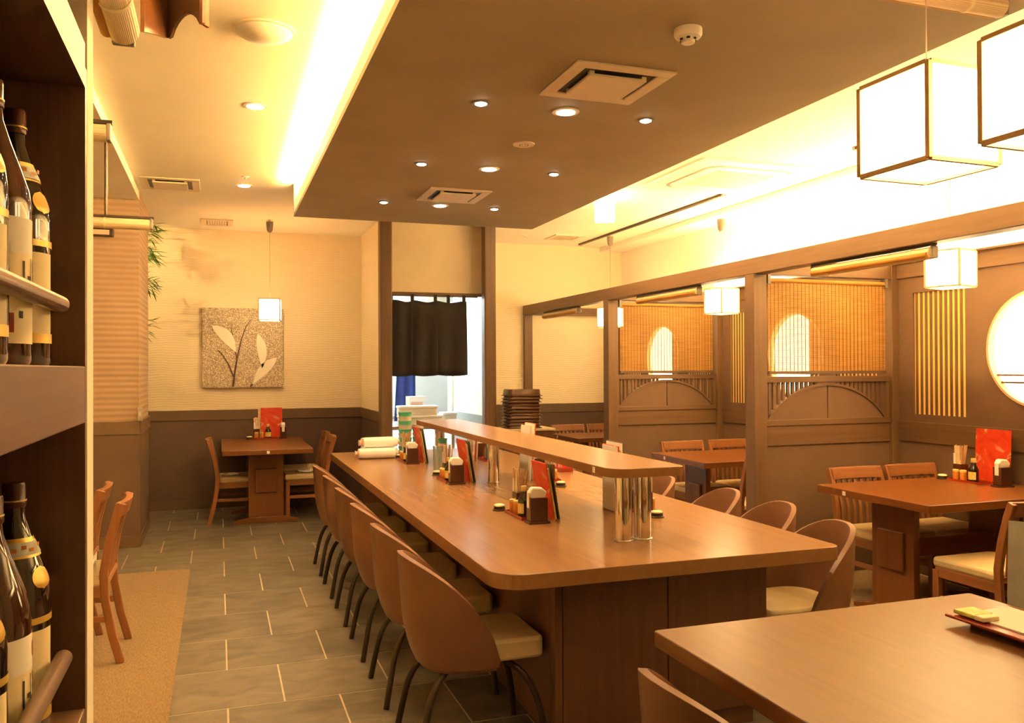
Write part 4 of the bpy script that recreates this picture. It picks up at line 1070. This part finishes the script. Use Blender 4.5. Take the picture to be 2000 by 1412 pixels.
# things on the near table
t = thing('menu_stand', 'grey printed menu board on a floor stand behind the near table', 'menu stand', (2.55, 2.02, 0), .55)
obj('base', MB().lathe([(.13, 0), (.13, .010), (.02, .022)], n=24), 'leg_metal', t, 40)
obj('pole', MB().cyl((0, 0, .015), .011, .68, 10), 'leg_metal', t)
b_ = obj('board', MB().sweep([(-.010, 0, .62), (.040, 0, .98)], .25, .006, (0, 1, 0)), 'board_grey', t)
for k in range(3): obj('print_block', MB().sweep([(-.0145+.050*(.05+.105*k)/.36, -.03, .67+.105*k), (-.0145+.050*(.135+.105*k)/.36, -.03, .755+.105*k)], .13, .003, (0, 1, 0)), 'menu_cream', b_)
t = thing('condiment_tray', 'red lacquer tray with flat menu card on the near table', 'tray', (2.115, 1.80, TZ), 0)
obj('tray', MB().prism([(-.115, .12), (.13, .12), (.13, -.32), (-.115, -.32)], .022, .030), 'lacquer_red', t, bev=.003)
obj('foot', MB().box(-.06, -.28, 0, .08, .08, .022), 'lacquer_brown', t)
t = thing('menu_card', 'glossy white menu card with yellow edge lying on the red tray', 'menu', (2.125, 1.78, TZ+.030), .0)
obj('card', MB().box(-.085, -.20, 0, .10, .12, .004), 'paper_white', t); obj('green_slip', MB().box(-.108, .055, .004, -.035, .125, .016), 'menu_green', t, bev=.003); obj('cream_slip', MB().box(-.110, .020, .004, -.05, .052, .018), 'cream_label', t, bev=.003)
t = thing('spice_pot', 'dark lidded pot with red body on the near table tray', 'pot', (2.075, 1.63, TZ+.0342))
obj('body', MB().lathe([(.028, 0), (.034, .012), (.036, .030), (.034, .034)], n=24), 'lacquer_red', t, 40)
obj('lid', MB().lathe([(.038, .034), (.038, .038), (.031, .042), (.031, .066), (.028, .069)], n=24), 'lacquer_brown', t, 40)

# cloths on chair seats
def cloth(x, y, z, w, d, rz, lab, amp=.012):
    r_ = random.Random(int(abs(x*100)+abs(y*37))); rows = []
    ph = [r_.uniform(0, 6) for _ in range(4)]
    for j in range(9):
        rows.append([(-w/2+w*k/8, -d/2+d*j/8, amp*(1.2+math.sin(k*1.1+ph[0])*math.cos(j*.9+ph[1])+.5*math.sin(k*2.1+j*1.7+ph[2]))) for k in range(9)])
    o = obj('seat_cloth', MB().grid(rows), 'towel_white', None, 60); o.location = (x, y, z); o.rotation_euler = (0, 0, rz); o.modifiers.new('s', 'SOLIDIFY').thickness = .004
    tag(o, lab, 'cloth')
cloth(.10, 8.86, .455, .16, .15, .2, 'white folded cloth on the chair left of the small table', .005)
cloth(.86, 8.86, .455, .20, .17, .3, 'cream cloth on the chair right of the small table', .008)
cloth(-.70, 4.92, .457, .18, .24, .1, 'crumpled white cloth on the chair on the carpet', .028)
# spotlight for the bamboo plant
spot('plant_spot_lamp', (-1.12, 8.90, 2.72), 10, 110, .5, WARM2, rot=(math.radians(62), 0, math.radians(-48)), r=.012)
t = thing('spot_lamp', 'small ceiling spot aimed at the bamboo plant', 'lamp', (-1.18, 8.86, CEIL))
obj('drop_rod', MB().cyl((0, 0, -.26), .008, .26, 8), 'leg_metal', t)
obj('can', MB().lathe([(.022, -.30), (.026, -.27), (.012, -.255)], n=14), 'leg_metal', t, 40)
